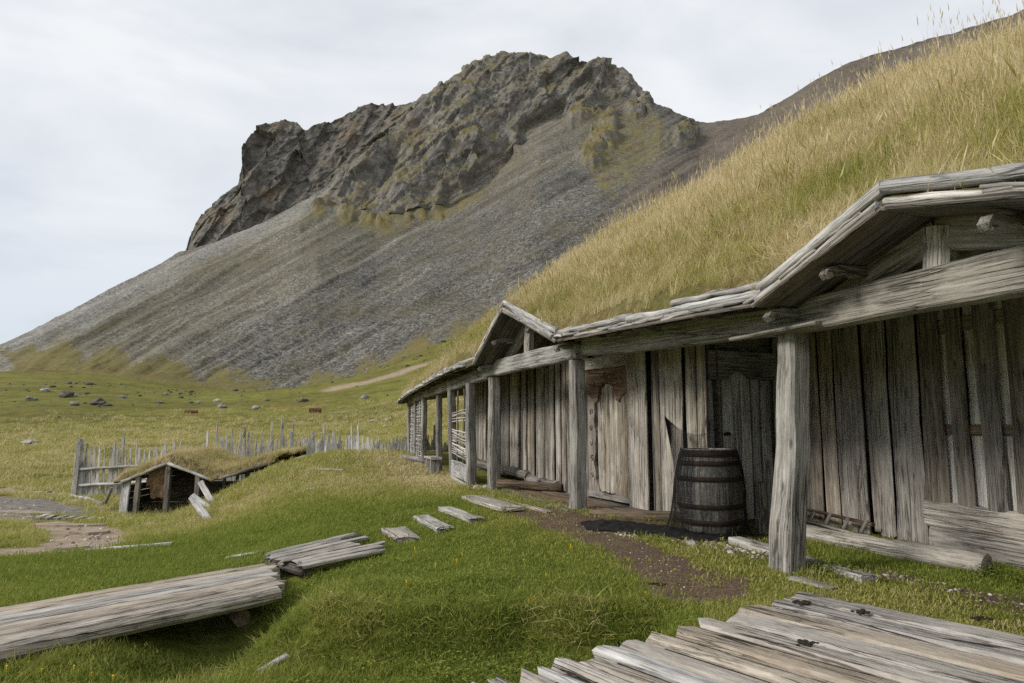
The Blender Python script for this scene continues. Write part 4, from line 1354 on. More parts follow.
    for yy in (6.6, 7.6, 8.6, 13.2, 14.6, 16.8, 18.6, 20.5):
        prof = [(0, .03), (.40, .03), (.52, .0), (.55, -.04), (.52, -.07), (.47, -.05), (.4, -.04), (.34, -.06), (.26, -.04), (0, -.04)]
        zz = float(np.interp(yy, EAVE_Y, EAVE_Z)) + .02
        Mx = Matrix.Identity(4)
        x, yv = OUTW, Vector((0, 0, 1))
        zv = x.cross(yv)
        for r in range(3):
            Mx[r][0], Mx[r][1], Mx[r][2] = x[r], yv[r], zv[r]
        Mx.translation = P(yy, zz, -.2)
        place('rafter_end', prism_me(prof, .06), W['rafter'], H, Mx)
    # eave boards
    for k in range(5):
        d = .04 + k * .17
        for y0, y1 in ((5.65, 9.25), (12.25, 16.0), (16.05, 20.0), (20.05, 23.5), (23.55, 27.6)):
            ax, ay = roof_xy(y0, d)
            bx, by = roof_xy(y1, d)
            z0, z1 = float(roof_z(np.array(y0), np.array(d))), float(roof_z(np.array(y1), np.array(d)))
            z0 = min(z0, float(np.interp(y0, EAVE_Y, EAVE_Z)) + .85 * d)
            z1 = min(z1, float(np.interp(y1, EAVE_Y, EAVE_Z)) + .85 * d)
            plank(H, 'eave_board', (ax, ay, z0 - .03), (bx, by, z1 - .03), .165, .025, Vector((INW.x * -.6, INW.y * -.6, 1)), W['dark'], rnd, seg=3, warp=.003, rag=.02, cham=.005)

    # ---- poles that hold the turf along eaves and verges
    def edge_pt(Y, d=0.0, up=0.0):
        x, y = roof_xy(Y, d)
        return Vector((float(x), float(y), float(roof_z(np.array(float(Y)), np.array(max(d, 0.0)))) + up))
    # straight eave between the gables
    pole(H, 'eave_pole', [edge_pt(Y, .0, .06) for Y in (5.62, 6.6, 7.6)], .04, .045, W['silver'], rnd, seg=8, wob=.012, rough=.08)
    pole(H, 'eave_pole', [edge_pt(Y, .02, .065) for Y in (7.5, 8.4, 9.3)], .048, .042, W['silver'], rnd, seg=8, wob=.012, rough=.08)
    pole(H, 'eave_pole', [edge_pt(Y, .05, .11) for Y in (5.7, 6.3, 6.9)], .03, .035, W['silver'], rnd, seg=6, wob=.015)
    for k in range(13):
        y0 = 5.5 + k * .3 + rnd.uniform(-.1, .1)
        pole(H, 'bark_stick', [edge_pt(y0, -.03, rnd.uniform(-.01, .03)), edge_pt(min(y0 + rnd.uniform(.4, .8), 9.4), -.03, rnd.uniform(-.02, .03))], .014, .02, W['birch'], rnd, seg=5, wob=.008, sides=7)
    # far eave
    ya = 12.2
    while ya < 27.2:
        yb = min(ya + rnd.uniform(1.5, 2.4), 27.7)
        pole(H, 'eave_pole', [edge_pt(ya, 0, .06), edge_pt((ya + yb) / 2, 0, .06), edge_pt(yb, 0, .06)], .045, .04, W['silver'], rnd, seg=6, wob=.014, sides=8, rough=.1)
        for k in range(3):
            y0 = rnd.uniform(ya, yb - .5)
            pole(H, 'bark_stick', [edge_pt(y0, -.03, .0), edge_pt(min(y0 + rnd.uniform(.5, 1.0), 27.8), -.04, .01)], .025, .03, W['birch'], rnd, seg=4, wob=.01, sides=7)
        ya = yb - .15
    # verges of the two gables
    for g in (G1, G2):
        yc = g['Y']
        big = g is G1
        for sgn, key in ((-1, 'near'), (1, 'far')):
            foot = yc + sgn * g[key] * 1.02
            pts = [edge_pt(yc + (foot - yc) * f, .0, .085) for f in (0.0, .25, .5, .75, 1.0)]
            pts = [q + Vector((0, 0, .012)) for q in pts]
            pole(H, 'verge_pole', pts, .05 if big else .042, .044 if big else .042, W['silver'], rnd, seg=9, wob=.008, rough=.07)
            pts = [edge_pt(yc + (foot - yc) * f, -.04, .0) for f in (0.02, .3, .6, 1.0)]
            pole(H, 'verge_pole', pts, .024, .027, W['birch'], rnd, seg=9, wob=.008)
            pts = [edge_pt(yc + (foot - yc) * f, -.05, -.04) for f in (0.03, .5, 1.03)]
            plank(H, 'bargeboard', pts[-1], pts[0], .035, .025, OUTW, W['rafter'], rnd, seg=6, rag=.05)
            for k in range(2 if big else 4):
                f0 = rnd.uniform(0, .8)
                pole(H, 'bark_stick', [edge_pt(yc + (foot - yc) * f0, -.06, rnd.uniform(0, .05)), edge_pt(yc + (foot - yc) * min(1.04, f0 + rnd.uniform(.2, .35)), -.06, rnd.uniform(0, .04))], .012, .016, W['birch'], rnd, seg=4, wob=.006, sides=7)
    f = G1['Y'] + G1['far']
    pole(H, 'verge_pole', [edge_pt(f - .62, .06, .12), edge_pt(f - .02, .06, .10)], .035, .035, W['brownpole'], rnd, seg=4, wob=.004)
    pole(H, 'verge_pole', [edge_pt(G2['Y'] - .15, -.02, .10), edge_pt(G2['Y'] - .8, -.03, .05), edge_pt(G2['Y'] - 1.72, -.05, .02)], .035, .045, W['birch'], rnd, seg=8, wob=.015)

    # ---- wattle between the far posts
    def wattle(pa, pb, z0, z1, n, slope=0.0):
        pa, pb = Vector(pa), Vector(pb)
        for k in range(n):
            z = z0 + (z1 - z0) * (k + rnd.uniform(-.4, .4)) / n
            q0 = pa + Z * (z + slope + rnd.uniform(-.02, .02))
            q1 = pb + Z * (z + rnd.uniform(-.03, .03))
            mid = (q0 + q1) / 2 + OUTW * (.03 if k % 2 else -.03)
            pole(H, 'wattle_rod', [q0, mid, q1], .016, .02, W['birch'], rnd, seg=4, wob=.012, sides=6)
    wattle((-1.40, 16.1, 0), (-.86, 14.02, 0), .48, 1.08, 16, .12)
    wattle((-1.40, 16.1, 0), (-.86, 14.02, 0), 1.36, 1.62, 5, -.05)
    for f in (.35, .7):
        q = Vector((-1.40, 16.1, 0)).lerp(Vector((-.86, 14.02, 0)), f)
        pole(H, 'wattle_stake', [q + Z * .05, q + Z * 2.02], .025, .02, W['hut'], rnd, seg=5, wob=.012, sides=7)
    plank(H, 'wattle_board', (-1.42, 16.15, .27), (-.87, 13.98, .25), .36, .04, OUTW, W['silver'], rnd, seg=5, rag=.05)
    plank(H, 'wattle_board', (-1.42, 16.05, .05), (-.9, 13.95, .03), .1, .05, OUTW, W['silver'], rnd, seg=6, rag=.15)
    wattle((-2.76, 21.45, 0), (-3.28, 23.6, 0), .2, 1.95, 26)
    wattle((-3.34, 23.8, 0), (-3.84, 26.0, 0), .2, 1.95, 22)
    for f in (.25, .5, .75):
        for pa, pb in (((-2.76, 21.45, 0), (-3.28, 23.6, 0)), ((-3.34, 23.8, 0), (-3.84, 26.0, 0))):
            q = Vector(pa).lerp(Vector(pb), f)
            pole(H, 'wattle_stake', [q + Z * .0, q + Z * 2.05], .03, .025, W['fence'], rnd, seg=5, wob=.01, sides=7)
    plank(H, 'sill_board', (-1.98, 18.5, .08), (-2.7, 21.2, .1), .2, .06, OUTW, W['silver'], rnd, seg=5, rag=.1)

    # ---- turf on the roof
    Ys = np.concatenate([np.linspace(.6, 13, 190), np.linspace(13.08, 28.2, 130)])
    ds = np.concatenate([[0.0, .0, .02], np.linspace(.06, 5.2, 78), np.linspace(5.4, 10.5, 16)])
    YY, DD = np.meshgrid(Ys, ds)
    x, y = roof_xy(YY, DD)
    z = roof_z(YY, DD)
    thick = .15 * sstep(-.02, .14, DD) + .012
    n = nz2(x, y, 1.3, 3.3) * .16 + nz2(x, y, 4.5, 1.3) * .06
    zt = z + thick + n * sstep(0, .5, DD)
    zt[0] = z[0] - .02
    zt[1] = z[1] + .04
    # hip: pull the far end down
    V = np.stack([x, y, zt], -1).reshape(-1, 3)
    Vb = np.stack([x, y, z - .015], -1).reshape(-1, 3)
    F = grid_faces(*x.shape)[:, ::-1]
    me = mesh_np('turf', np.concatenate([V, Vb]), np.concatenate([F, F[:, ::-1] + len(V)]), smooth=True)
    k = NT('roof_turf')
    tc = k.n('ShaderNodeTexCoord')
    n1 = k.noise(tc.outputs['Object'], 1.1, 6, .6)
    n2 = k.noise(tc.outputs['Object'], 14, 5, .7)
    c = k.ramp(n2, [(.25, (.055, .042, .014)), (.5, (.15, .118, .045)), (.75, (.26, .205, .095))])
    c = k.mix(k.ramp(n1, [(.42, 0.0), (.6, .6)]), c, (.085, .088, .02))
    k.l(c, k.b.inputs['Base Color'])
    k.b.inputs['Roughness'].default_value = 1.0
    k.bump(n2, .8, .04)
    place('turf', me, k.m, H, Matrix.Identity(4))
    return H


HOUSE = build_longhouse()

# ---------------------------------------------------------------- things around the house
Zv = Vector((0, 0, 1))


def on_ground(x, y, up=0.0):
    return Vector((x, y, g1(x, y) + up))


# ---- barrel under the porch
def build_barrel():
    rnd = random.Random(5)
    c = Vector((2.235, 7.86, g1(2.235, 7.86)))
    B = thing('barrel', c, 'dark old wooden barrel standing in front of the second door under a net', 'barrel')
    Hh = .94
    rad = lambda f: .283 + .078 * math.sin(math.pi * min(max(f, 0), 1)) ** .9
    n = 22
    for k in range(n):
        a0, a1 = 2 * math.pi * (k + .02) / n, 2 * math.pi * (k + .98) / n
        V, F = [], []
        st = 10
        for i in range(st + 1):
            f = i / st
            r = rad(f) + rnd.uniform(-.002, .002)
            for rr in (r, r - .028):
                for a in (a0, a1):
                    V.append((f * Hh, rr * math.cos(a), rr * math.sin(a)))
        for i in range(st):
            b = i * 4
            t = b + 4
            F += [(b, b + 1, t + 1, t), (b + 1, b + 3, t + 3, t + 1), (b + 3, b + 2, t + 2, t + 3), (b + 2, b, t, t + 2)]
        F += [(0, 2, 3, 1), (st * 4, st * 4 + 1, st * 4 + 3, st * 4 + 2)]
        M = Matrix.Translation(c) @ Matrix.Rotation(-math.pi / 2, 4, 'Y')
        place('stave', mesh_py('stave', V, F), W_STAVE, B, M)
    for f, h in ((.03, .05), (.16, .055), (.345, .05), (.66, .05), (.84, .05), (.955, .075)):
        V, F = [], []
        m = 40
        for i in range(m):
            a = 2 * math.pi * i / m
            for dz, dr in ((-h / 2, 0), (-h / 2, .008), (h / 2, .008), (h / 2, 0)):
                r = rad(f + dz / Hh) + .002 + dr
                V.append((r * math.cos(a), r * math.sin(a), f * Hh + dz))
        for i in range(m):
            j = (i + 1) % m
            for q in range(4):
                F.append((i * 4 + q, j * 4 + q, j * 4 + (q + 1) % 4, i * 4 + (q + 1) % 4))
        place('hoop', mesh_py('hoop', V, F, True), M_IRON, B, Matrix.Translation(c))
    V = [((rad(1) - .03) * math.cos(2 * math.pi * i / 24), (rad(1) - .03) * math.sin(2 * math.pi * i / 24), Hh - .05) for i in range(24)]
    V2 = [(x, y, z + .02) for x, y, z in V]
    F = [tuple(range(23, -1, -1)), tuple(range(24, 48))] + [(i, (i + 1) % 24, 24 + (i + 1) % 24, 24 + i) for i in range(24)]
    place('head', mesh_py('head', V + V2, F), W['brownlog'], B, Matrix.Translation(c))
    return c, rad, Hh


def net_strands(V, nr, nc, r, rows=None, wrap=False):
    """Twine along both directions of a grid of knots (thin three-sided cords)."""
    V = np.asarray(V, float).reshape(nr, nc, 3)
    E = []
    for i in range(nr):
        for j in range(nc):
            if j + 1 < nc:
                E.append((V[i, j], V[i, j + 1]))
            if i + 1 < nr:
                E.append((V[i, j], V[i + 1, j]))
    A = np.array([e[0] for e in E])
    Bq = np.array([e[1] for e in E])
    d = Bq - A
    d /= np.linalg.norm(d, axis=1, keepdims=True) + 1e-9
    h = np.where(np.abs(d[:, 2:3]) < .9, np.array([[0, 0, 1.0]]), np.array([[1.0, 0, 0]]))
    u = np.cross(d, h)
    u /= np.linalg.norm(u, axis=1, keepdims=True) + 1e-9
    v = np.cross(d, u)
    out, fc = [], []
    n = len(A)
    ring = []
    for k in range(3):
        an = 2 * math.pi * k / 3
        ring.append(u * math.cos(an) * r + v * math.sin(an) * r)
    VV = np.concatenate([A + ring[0], A + ring[1], A + ring[2], Bq + ring[0], Bq + ring[1], Bq + ring[2]])
    i = np.arange(n)
    F = np.concatenate([np.stack([i + a * n, i + b * n, i + (b + 3) * n, i + (a + 3) * n], 1) for a, b in ((0, 1), (1, 2), (2, 0))])
    return VV, F


W_STAVE = wood('barrel_stave', (.08, .072, .062), (.25, .235, .21), (.50, .49, .46), vary=.15, lichen=.6, crack=.4)
BC, BRAD, BH = build_barrel()


def build_net():
    rs = np.random.RandomState(4)
    N = thing('fishing_net', (1.7, 7.75, g1(1.7, 7.75)), 'black fishing net hung from the wall over the barrel and heaped on the ground', 'net')
    # cover hugging the front of the barrel
    nr, nc = 74, 120
    a = np.linspace(math.radians(150), math.radians(392), nc)
    f = np.linspace(0.0, 1.0, nr)
    Fm, Am = np.meshgrid(f, a, indexing='ij')
    rr = np.array([[BRAD(q) for q in row] for row in Fm]) + .022 + .012 * noise3(np.stack([Fm * 6, Am * 4, Fm * 0], -1).reshape(-1, 3)).reshape(Fm.shape)
    rr = rr + .10 * (1 - Fm) ** 5 * (1 + .6 * np.sin(Am * 7))
    V = np.stack([BC.x + rr * np.cos(Am), BC.y + rr * np.sin(Am), BC.z + .02 + Fm * BH * .985], -1)
    VV, F = net_strands(V, nr, nc, .0015)
    place('barrel_cover', mesh_np('cover', VV, F), M_NET, N)
    # sail between the wall hook, the barrel rim and the ground on the left
    hook = Vector((1.87, 8.42, 1.36))
    rimR = Vector((BC.x + .06, BC.y + .28, BC.z + BH + .17))
    rimL = Vector((BC.x - .31, BC.y - .04, BC.z + BH * .93))
    gl = Vector((BC.x - .55, BC.y - .22, BC.z + .03))
    nr, nc = 32, 38
    S = np.zeros((nr, nc, 3))
    for i in range(nr):
        fi = i / (nr - 1)
        l = hook.lerp(Vector((BC.x - .37, BC.y + .02, BC.z + .62)), min(fi * 1.0, 1))
        r = hook.lerp(rimR, fi) - Zv * .09 * math.sin(math.pi * fi)
        for j in range(nc):
            fj = j / (nc - 1)
            p = l.lerp(r, fj) - Zv * .05 * math.sin(math.pi * fj) * fi + OUTW * .05 * math.sin(math.pi * fj) * fi
            S[i, j] = p
    VV, F = net_strands(S, nr, nc, .0019)
    place('hanging_sail', mesh_np('sail', VV, F), M_NET, N)
    nr, nc = 34, 30
    for i in range(nr):
        pass
    S = np.zeros((nr, nc, 3))
    for i in range(nr):
        fi = i / (nr - 1)
        for j in range(nc):
            fj = j / (nc - 1)
            an = math.radians(150 + 75 * fj)
            R0 = BRAD(1 - fi) + .03 + .22 * fi ** 4 * (1 - fj * .5)
            S[i, j] = (BC.x + R0 * math.cos(an), BC.y + R0 * math.sin(an), BC.z + .03 + (1 - fi) * BH * .95)
    VV, F = net_strands(S, nr, nc, .0026)
    place('side_drape', mesh_np('drape', VV, F), M_NET, N)
    # the heap on the ground: crumpled layers
    gx = np.linspace(.7, 2.7, 110)
    gy = np.linspace(6.9, 8.8, 100)
    X, Y = np.meshgrid(gx, gy)
    sd = seg_sd([(1.15, 8.2, .36), (1.6, 7.9, .42), (2.1, 7.6, .32), (2.45, 7.6, .18)], X, Y)
    sd = sd + nz2(X, Y, 3.5, 3) * .14 + nz2(X, Y, 9, 1) * .05
    keep = sd < 0
    fold = np.abs(nz2(X, Y, 6.0, 7)) * .06 + np.abs(nz2(X, Y, 14.0, 2)) * .035
    Zz = gz(X, Y) + .012 + fold * sstep(0, -.14, sd) + .015 * sstep(0, -.25, sd)
    V = np.stack([X, Y, Zz], -1).reshape(-1, 3)
    Fg = grid_faces(*X.shape)
    kf = keep.ravel()[Fg].all(1)
    Fg = Fg[kf]
    me = mesh_np('heap', V, Fg, smooth=False)
    bm = bmesh.new()
    bm.from_mesh(me)
    bmesh.ops.delete(bm, geom=[v for v in bm.verts if not v.link_faces], context='VERTS')
    bm.to_mesh(me)
    bm.free()
    place('heap', me, M_NET, N)


build_net()


# ---- deck of thick boards in the near right corner
def build_deck():
    rnd = random.Random(21)
    D = thing('plank_deck', (2.1, 4.0, -.02), 'trodden deck of thick grey boards with ragged ends in front of the house', 'deck')
    ax = Vector((.615, -.788, 0))
    ay = Vector((-.788, -.615, 0))
    c0 = Vector((2.121, 5.128, 0))
    cuts = [-.02, .25, .50, .80, 1.06, 1.29, 1.54, 1.72, 1.93, 2.10, 2.26, 2.41, 2.54, 2.68, 2.84, 3.02, 3.2]
    for k, (s0, s1) in enumerate(zip(cuts, cuts[1:])):
        st = rnd.uniform(-.07, .04) if k > 5 else rnd.uniform(-.01, .03)
        if k == 0:
            st = .02
        p0 = c0 + ay * (s0 + s1) / 2 + ax * st
        p1 = p0 + ax * 4.2
        zt = .012 if k < 7 else .012 - .012 * (k % 2)
        th = .075
        plank(D, 'board', (p0.x, p0.y, zt + rnd.uniform(-.007, .006)), (p1.x, p1.y, zt + rnd.uniform(-.007, .007)), s1 - s0 - ([.03, .04, .075, .04, .055, .04][k] if k < 6 else rnd.uniform(.035, .06)), th, Zv, W['silver'] if k in (8, 11, 14) else W['deck'], rnd,
              seg=16, warp=.003, rag=.012, cham=.02, ragend=.06, round_=.12 if k > 6 else .05)
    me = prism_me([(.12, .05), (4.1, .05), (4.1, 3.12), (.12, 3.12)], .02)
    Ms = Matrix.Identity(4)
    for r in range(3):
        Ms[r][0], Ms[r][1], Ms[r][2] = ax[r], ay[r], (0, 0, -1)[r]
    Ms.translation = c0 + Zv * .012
    place('gap_shade_sheet', me, M_DUNG, D, Ms)  # dark soil sheet added below the boards so their gaps read as shade
    for s in (.25, 1.6, 3.0):
        p0 = c0 + ax * s - ay * .05
        p1 = c0 + ax * s + ay * 3.15
        plank(D, 'bearer', (p0.x, p0.y, -.085), (p1.x, p1.y, -.085), .12, .11, Zv, W['brownlog'], rnd, seg=6)


build_deck()


# ---- bridge of split logs over the ditch on the left
def build_bridge():
    rnd = random.Random(8)
    A0, A1 = Vector((-4.36, 3.32, -.20)), Vector((-1.98, 6.05, -.165))       # front edge
    B0, B1 = Vector((-5.15, 4.36, -.20)), Vector((-2.62, 7.06, -.165))       # back edge
    Bd = thing('log_bridge', (-3.4, 4.9, -.35), 'thick split log footbridge over the ditch in the left foreground', 'bridge')
    n = 8
    for k in range(n):
        f = (k + .5) / n
        p0, p1 = A0.lerp(B0, f), A1.lerp(B1, f)
        p1 = p1 + (p1 - p0).normalized() * [.0, .03, .1, .05, .14, .09, .18, .12][k]
        w = (B1 - A1).length / n
        if k == 0:
            plank(Bd, 'split_log', p0 - Zv * .028, p1 - Zv * .028, w, .12, Zv, W['bridge'], rnd, seg=22, warp=.005, rag=.04, cham=.035, ragend=.03, round_=.0)
        else:
            plank(Bd, 'split_log', p0 - Zv * .02, p1 - Zv * .02, w - rnd.uniform(.006, .016), .08, Zv, W['bridge'], rnd, seg=22, warp=.004, rag=.03, cham=.008, ragend=.06, round_=.0)
    d = (A1 - A0).normalized()
    for s in (1.1, 3.35):
        p0 = A0 + d * s - Zv * .2
        p1 = B0 + d * s - Zv * .2
        pole(Bd, 'bearer', [p0 + (p1 - p0) * .14, p1 - (p1 - p0) * .05], .07, .07, W['brownlog'], rnd, seg=4)
    return Bd


build_bridge()


def build_walkway():
    rnd = random.Random(9)
    Wk = thing('plank_walkway', (-2.0, 7.4, -.15), 'short walkway of splintered grey planks between the footbridge and the stepping planks', 'walkway')
    L0, L1 = Vector((-1.99, 6.72, -.10)), Vector((-2.60, 7.36, -.10))
    R0, R1 = Vector((-1.26, 7.46, -.06)), Vector((-1.93, 8.35, -.04))
    n = 8
    for k in range(n):
        f = (k + .5) / n
        p0, p1 = L0.lerp(L1, f), R0.lerp(R1, f)
        e = (p1 - p0).normalized()
        p0 = p0 - e * rnd.uniform(-.08, .08)
        p1 = p1 + e * rnd.uniform(-.28, .14)
        w = (L1 - L0).length / n
        plank(Wk, 'plank', p0, p1, w - .008, .035, Zv, W['bridge'], rnd, seg=9, warp=.003, rag=.05, cham=.007, ragend=.06, round_=.05)
    p0, p1 = Vector((-2.45, 7.2, -.16)), Vector((-1.98, 6.78, -.16))
    pole(Wk, 'bearer', [p0, p1], .05, .045, W['brownlog'], rnd, seg=4)


build_walkway()

# ---- stepping planks up to the porch
STEPS = [([(-1.62, 8.60), (-1.29, 8.54), (-1.09, 8.13), (-1.26, 7.88)], 'ragged stepping plank nearest the splintered walkway'),
         ([(-1.30, 9.19), (-1.09, 9.22), (-.74, 8.49), (-.86, 8.22)], 'second stepping plank up from the splintered walkway'),
         ([(-1.05, 9.77), (-.82, 9.90), (-.40, 8.94), (-.52, 8.76)], 'third stepping plank up from the splintered walkway'),
         ([(-.72, 10.72), (-.52, 11.05), (.18, 9.50), (-.17, 9.45)], 'broad stepping plank nearest the porch floor')]
for k, (q, lab) in enumerate(STEPS):
    rnd = random.Random(40 + k)
    a = Vector(((q[0][0] + q[1][0]) / 2, (q[0][1] + q[1][1]) / 2, 0))
    b = Vector(((q[2][0] + q[3][0]) / 2, (q[2][1] + q[3][1]) / 2, 0))
    w = (math.dist(q[0], q[1]) + math.dist(q[2], q[3])) / 2 * .92
    a.z, b.z = g1(a.x, a.y) + .035, g1(b.x, b.y) + .035
    o = plank(None, 'stepping_plank', a, b, w, .06, Zv, W['step'], rnd, seg=7, warp=.006, rag=.06, cham=.012, ragend=.05, round_=.1)
    tag(o, lab, 'plank', 'planks laid as steps to the porch')


# ---- timbers lying by the near wall
def single_log(name, pts, r0, r1, mat, label, cat, seed, **kw):
    o = pole(None, name, pts, r0, r1, mat, random.Random(seed), **kw)
    return tag(o, label, cat)


def single_plank(name, p0, p1, w, t, mat, label, cat, seed, up=(0, 0, 1), **kw):
    o = plank(None, name, p0, p1, w, t, Vector(up), mat, random.Random(seed), **kw)
    return tag(o, label, cat)


single_log('timber_log', [on_ground(3.14, 7.62, .07), on_ground(3.5, 6.72, .075), on_ground(3.93, 5.83, .07)], .085, .095, W['log'],
           'bleached grey log lying on the ground along the near plank wall', 'log', 31, seg=12, wob=.01, sides=11, rough=.1)
single_plank('squared_timber', on_ground(2.30, 7.25, .03), on_ground(2.78, 5.50, .03), .15, .08, W['step'],
             'squared timber lying flat behind the nearest porch post', 'timber', 32, seg=8, rag=.04)
single_plank('flat_board', on_ground(2.22, 5.62, .012), on_ground(2.42, 5.28, .012), .14, .03, W['log'],
             'short flat board half sunk in grass at the foot of the nearest post', 'board', 33, seg=4, rag=.1)


def build_ladder():
    rnd = random.Random(12)
    a, e = Vector((3.82, 8.9, 0)), Vector((1.08, -4.9, 0)).normalized()
    nrm = Vector((-abs(e.y), -e.x, 0)).normalized()
    p0, p1 = a + e * .0 + nrm * .22, a + e * 1.32 + nrm * .2
    L = thing('ladder', (p0.x, p0.y, g1(p0.x, p0.y)), 'short wooden ladder lying on its side against the near plank wall', 'ladder')
    for dz, dn in ((.05, .10), (.17, .0)):
        plank(L, 'side_rail', p0 + Zv * (.05 + dz) + nrm * dn, p1 + Zv * (.01 + dz) + nrm * dn, .05, .035, Zv, W['brownlog'] if dz > .1 else W['wallnear'], rnd, seg=5)
    for k in range(5):
        q = p0.lerp(p1, .06 + .22 * k)
        plank(L, 'rung', q + Zv * .09 + nrm * .09, q + Zv * .215 + nrm * .01, .05, .03, nrm, W['hut'], rnd, seg=2)


build_ladder()


# ---- bench and wood by the far porch
def build_bench():
    rnd = random.Random(13)
    a, b = Vector((-1.93, 18.0, 0)), Vector((-1.62, 16.7, 0))
    a.z, b.z = g1(a.x, a.y), g1(b.x, b.y)
    a, b = a + OUTW * .22, b + OUTW * .22
    Bn = thing('bench', a, 'small plank bench between the far porch posts', 'bench')
    plank(Bn, 'seat', a + Zv * .42, b + Zv * .42, .28, .06, Zv, W['silver'], rnd, seg=4)
    for f in (.12, .88):
        q = a.lerp(b, f)
        plank(Bn, 'leg', q - Zv * .04, q + Zv * .39, .24, .06, (b - a).normalized(), W['silver'], rnd, seg=3)


build_bench()
for k, (x, y, dx, dy, lab) in enumerate(((-3.15, 19.9, .75, -.3, 'grey log lying on top of the small woodpile at the far porch end'), (-3.1, 19.7, .7, -.25, 'brown log under the grey one at the far porch end'))):
    p0, p1 = on_ground(x, y, .06 + .11 * (1 - k)), on_ground(x + dx, y + dy, .06 + .11 * (1 - k))
    single_log('short_log', [p0, p1], .06, .07, W['log'] if k == 0 else W['brownlog'], lab, 'log', 51 + k, seg=4, sides=8)


# ---- picket fences
def fence(pts, label, n, top, topj, rails, seed, tall=(), lean=.05, skip=()):
    rnd = random.Random(seed)
    P = [Vector((*p, 0)) for p in pts]
    ls = [0]
    for a, b in zip(P, P[1:]):
        ls.append(ls[-1] + (b - a).length)

    def along(s):
        j = max(i for i in range(len(P) - 1) if ls[i] <= s + 1e-9)
        q = P[j].lerp(P[j + 1], (s - ls[j]) / (ls[j + 1] - ls[j]))
        return Vector((q.x, q.y, g1(q.x, q.y)))
    o0 = along(0)
    Fn = thing('picket_fence', o0, label, 'fence', 'driftwood picket fences round the yard')
    for k in range(n):
        s = ls[-1] * (k + rnd.uniform(-.3, .3)) / max(n - 1, 1)
        s = min(max(s, 0), ls[-1] - .01)
        q = along(s)
        zt = top + rnd.uniform(-topj, topj) + (tall[k] if k < len(tall) else (.45 if rnd.random() < .07 else 0))
        zt = max(zt, q.z + .35)
        w = rnd.uniform(.13, .23)
        d = (along(min(s + .3, ls[-1] - .005)) - along(max(s - .3, 0))).normalized()
        nrm = Vector((d.y, -d.x, 0))
        if nrm.y > 0:
            nrm = -nrm
        p1 = Vector((q.x + rnd.uniform(-lean, lean), q.y, zt))
        plank(Fn, 'picket', q - Zv * .1, p1, w, .035, nrm, W['fence'], rnd, seg=3, warp=.01, rag=.06, cham=.01, w1=w * rnd.uniform(.2, .5))
    for (s0, z0, s1, z1) in rails:
        a, b = along(s0 * ls[-1]), along(min(s1 * ls[-1], ls[-1] - .01))
        a.z, b.z = z0, z1
        d = (b - a).normalized()
        nrm = Vector((d.y, -d.x, 0))
        nrm = nrm if nrm.y < 0 else -nrm
        pole(Fn, 'rail', [a + nrm * .07, b + nrm * .07], .055, .05, W['fence'], rnd, seg=6, wob=.012, sides=8)
    return Fn


f1 = fence([(-16.4, 26.4), (-13.6, 26.5), (-11.6, 26.3)], 'grey picket fence with two rails left of the small turf hut', 30, .40, .22,
           [(.0, -.42, .52, -.28), (.48, -.3, 1.0, -.05), (0, -1.02, .75, -.85)], 61, tall=(.35, 0, 0, .1, 0, 0, 0, .15, .1, .55, 0, 0, .3))
rnd_ = random.Random(62)
plank(f1, 'corner_post', (-16.55, 26.3, -1.6), (-16.5, 26.3, .72), .19, .16, OUTW, W['fence'], rnd_, seg=5, w1=.1)
pole(f1, 'bottom_rail', [(-16.5, 26.1, -1.36), (-13.4, 22.9, -1.34)], .07, .08, W['silver'], rnd_, seg=7, wob=.03)
fence([(-11.3, 26.4), (-9.2, 26.9), (-7.6, 27.3), (-6.9, 27.5)], 'broken row of grey pickets rising behind the small turf hut', 40, .74, .3,
      [(.0, -.02, .5, -.12), (.45, -.1, 1.0, .05)], 63, tall=(.8, 0, .1, .2, 0, .1, 0, 0, 0, .15, 0, 0, 0, 0, .2, 0, 0, .75, .2, 0, .9, 0, 0, 0))
fence([(-8.6, 28.6), (-7.0, 27.6), (-5.4, 27.2), (-4.0, 27.4), (-2.6, 28.0)], 'grey picket fence running from the mound to the far end of the longhouse', 70, .62, .24,
      [(.18, -.12, .42, .1), (.40, .12, .7, .12), (.66, .12, .99, .2)], 64)


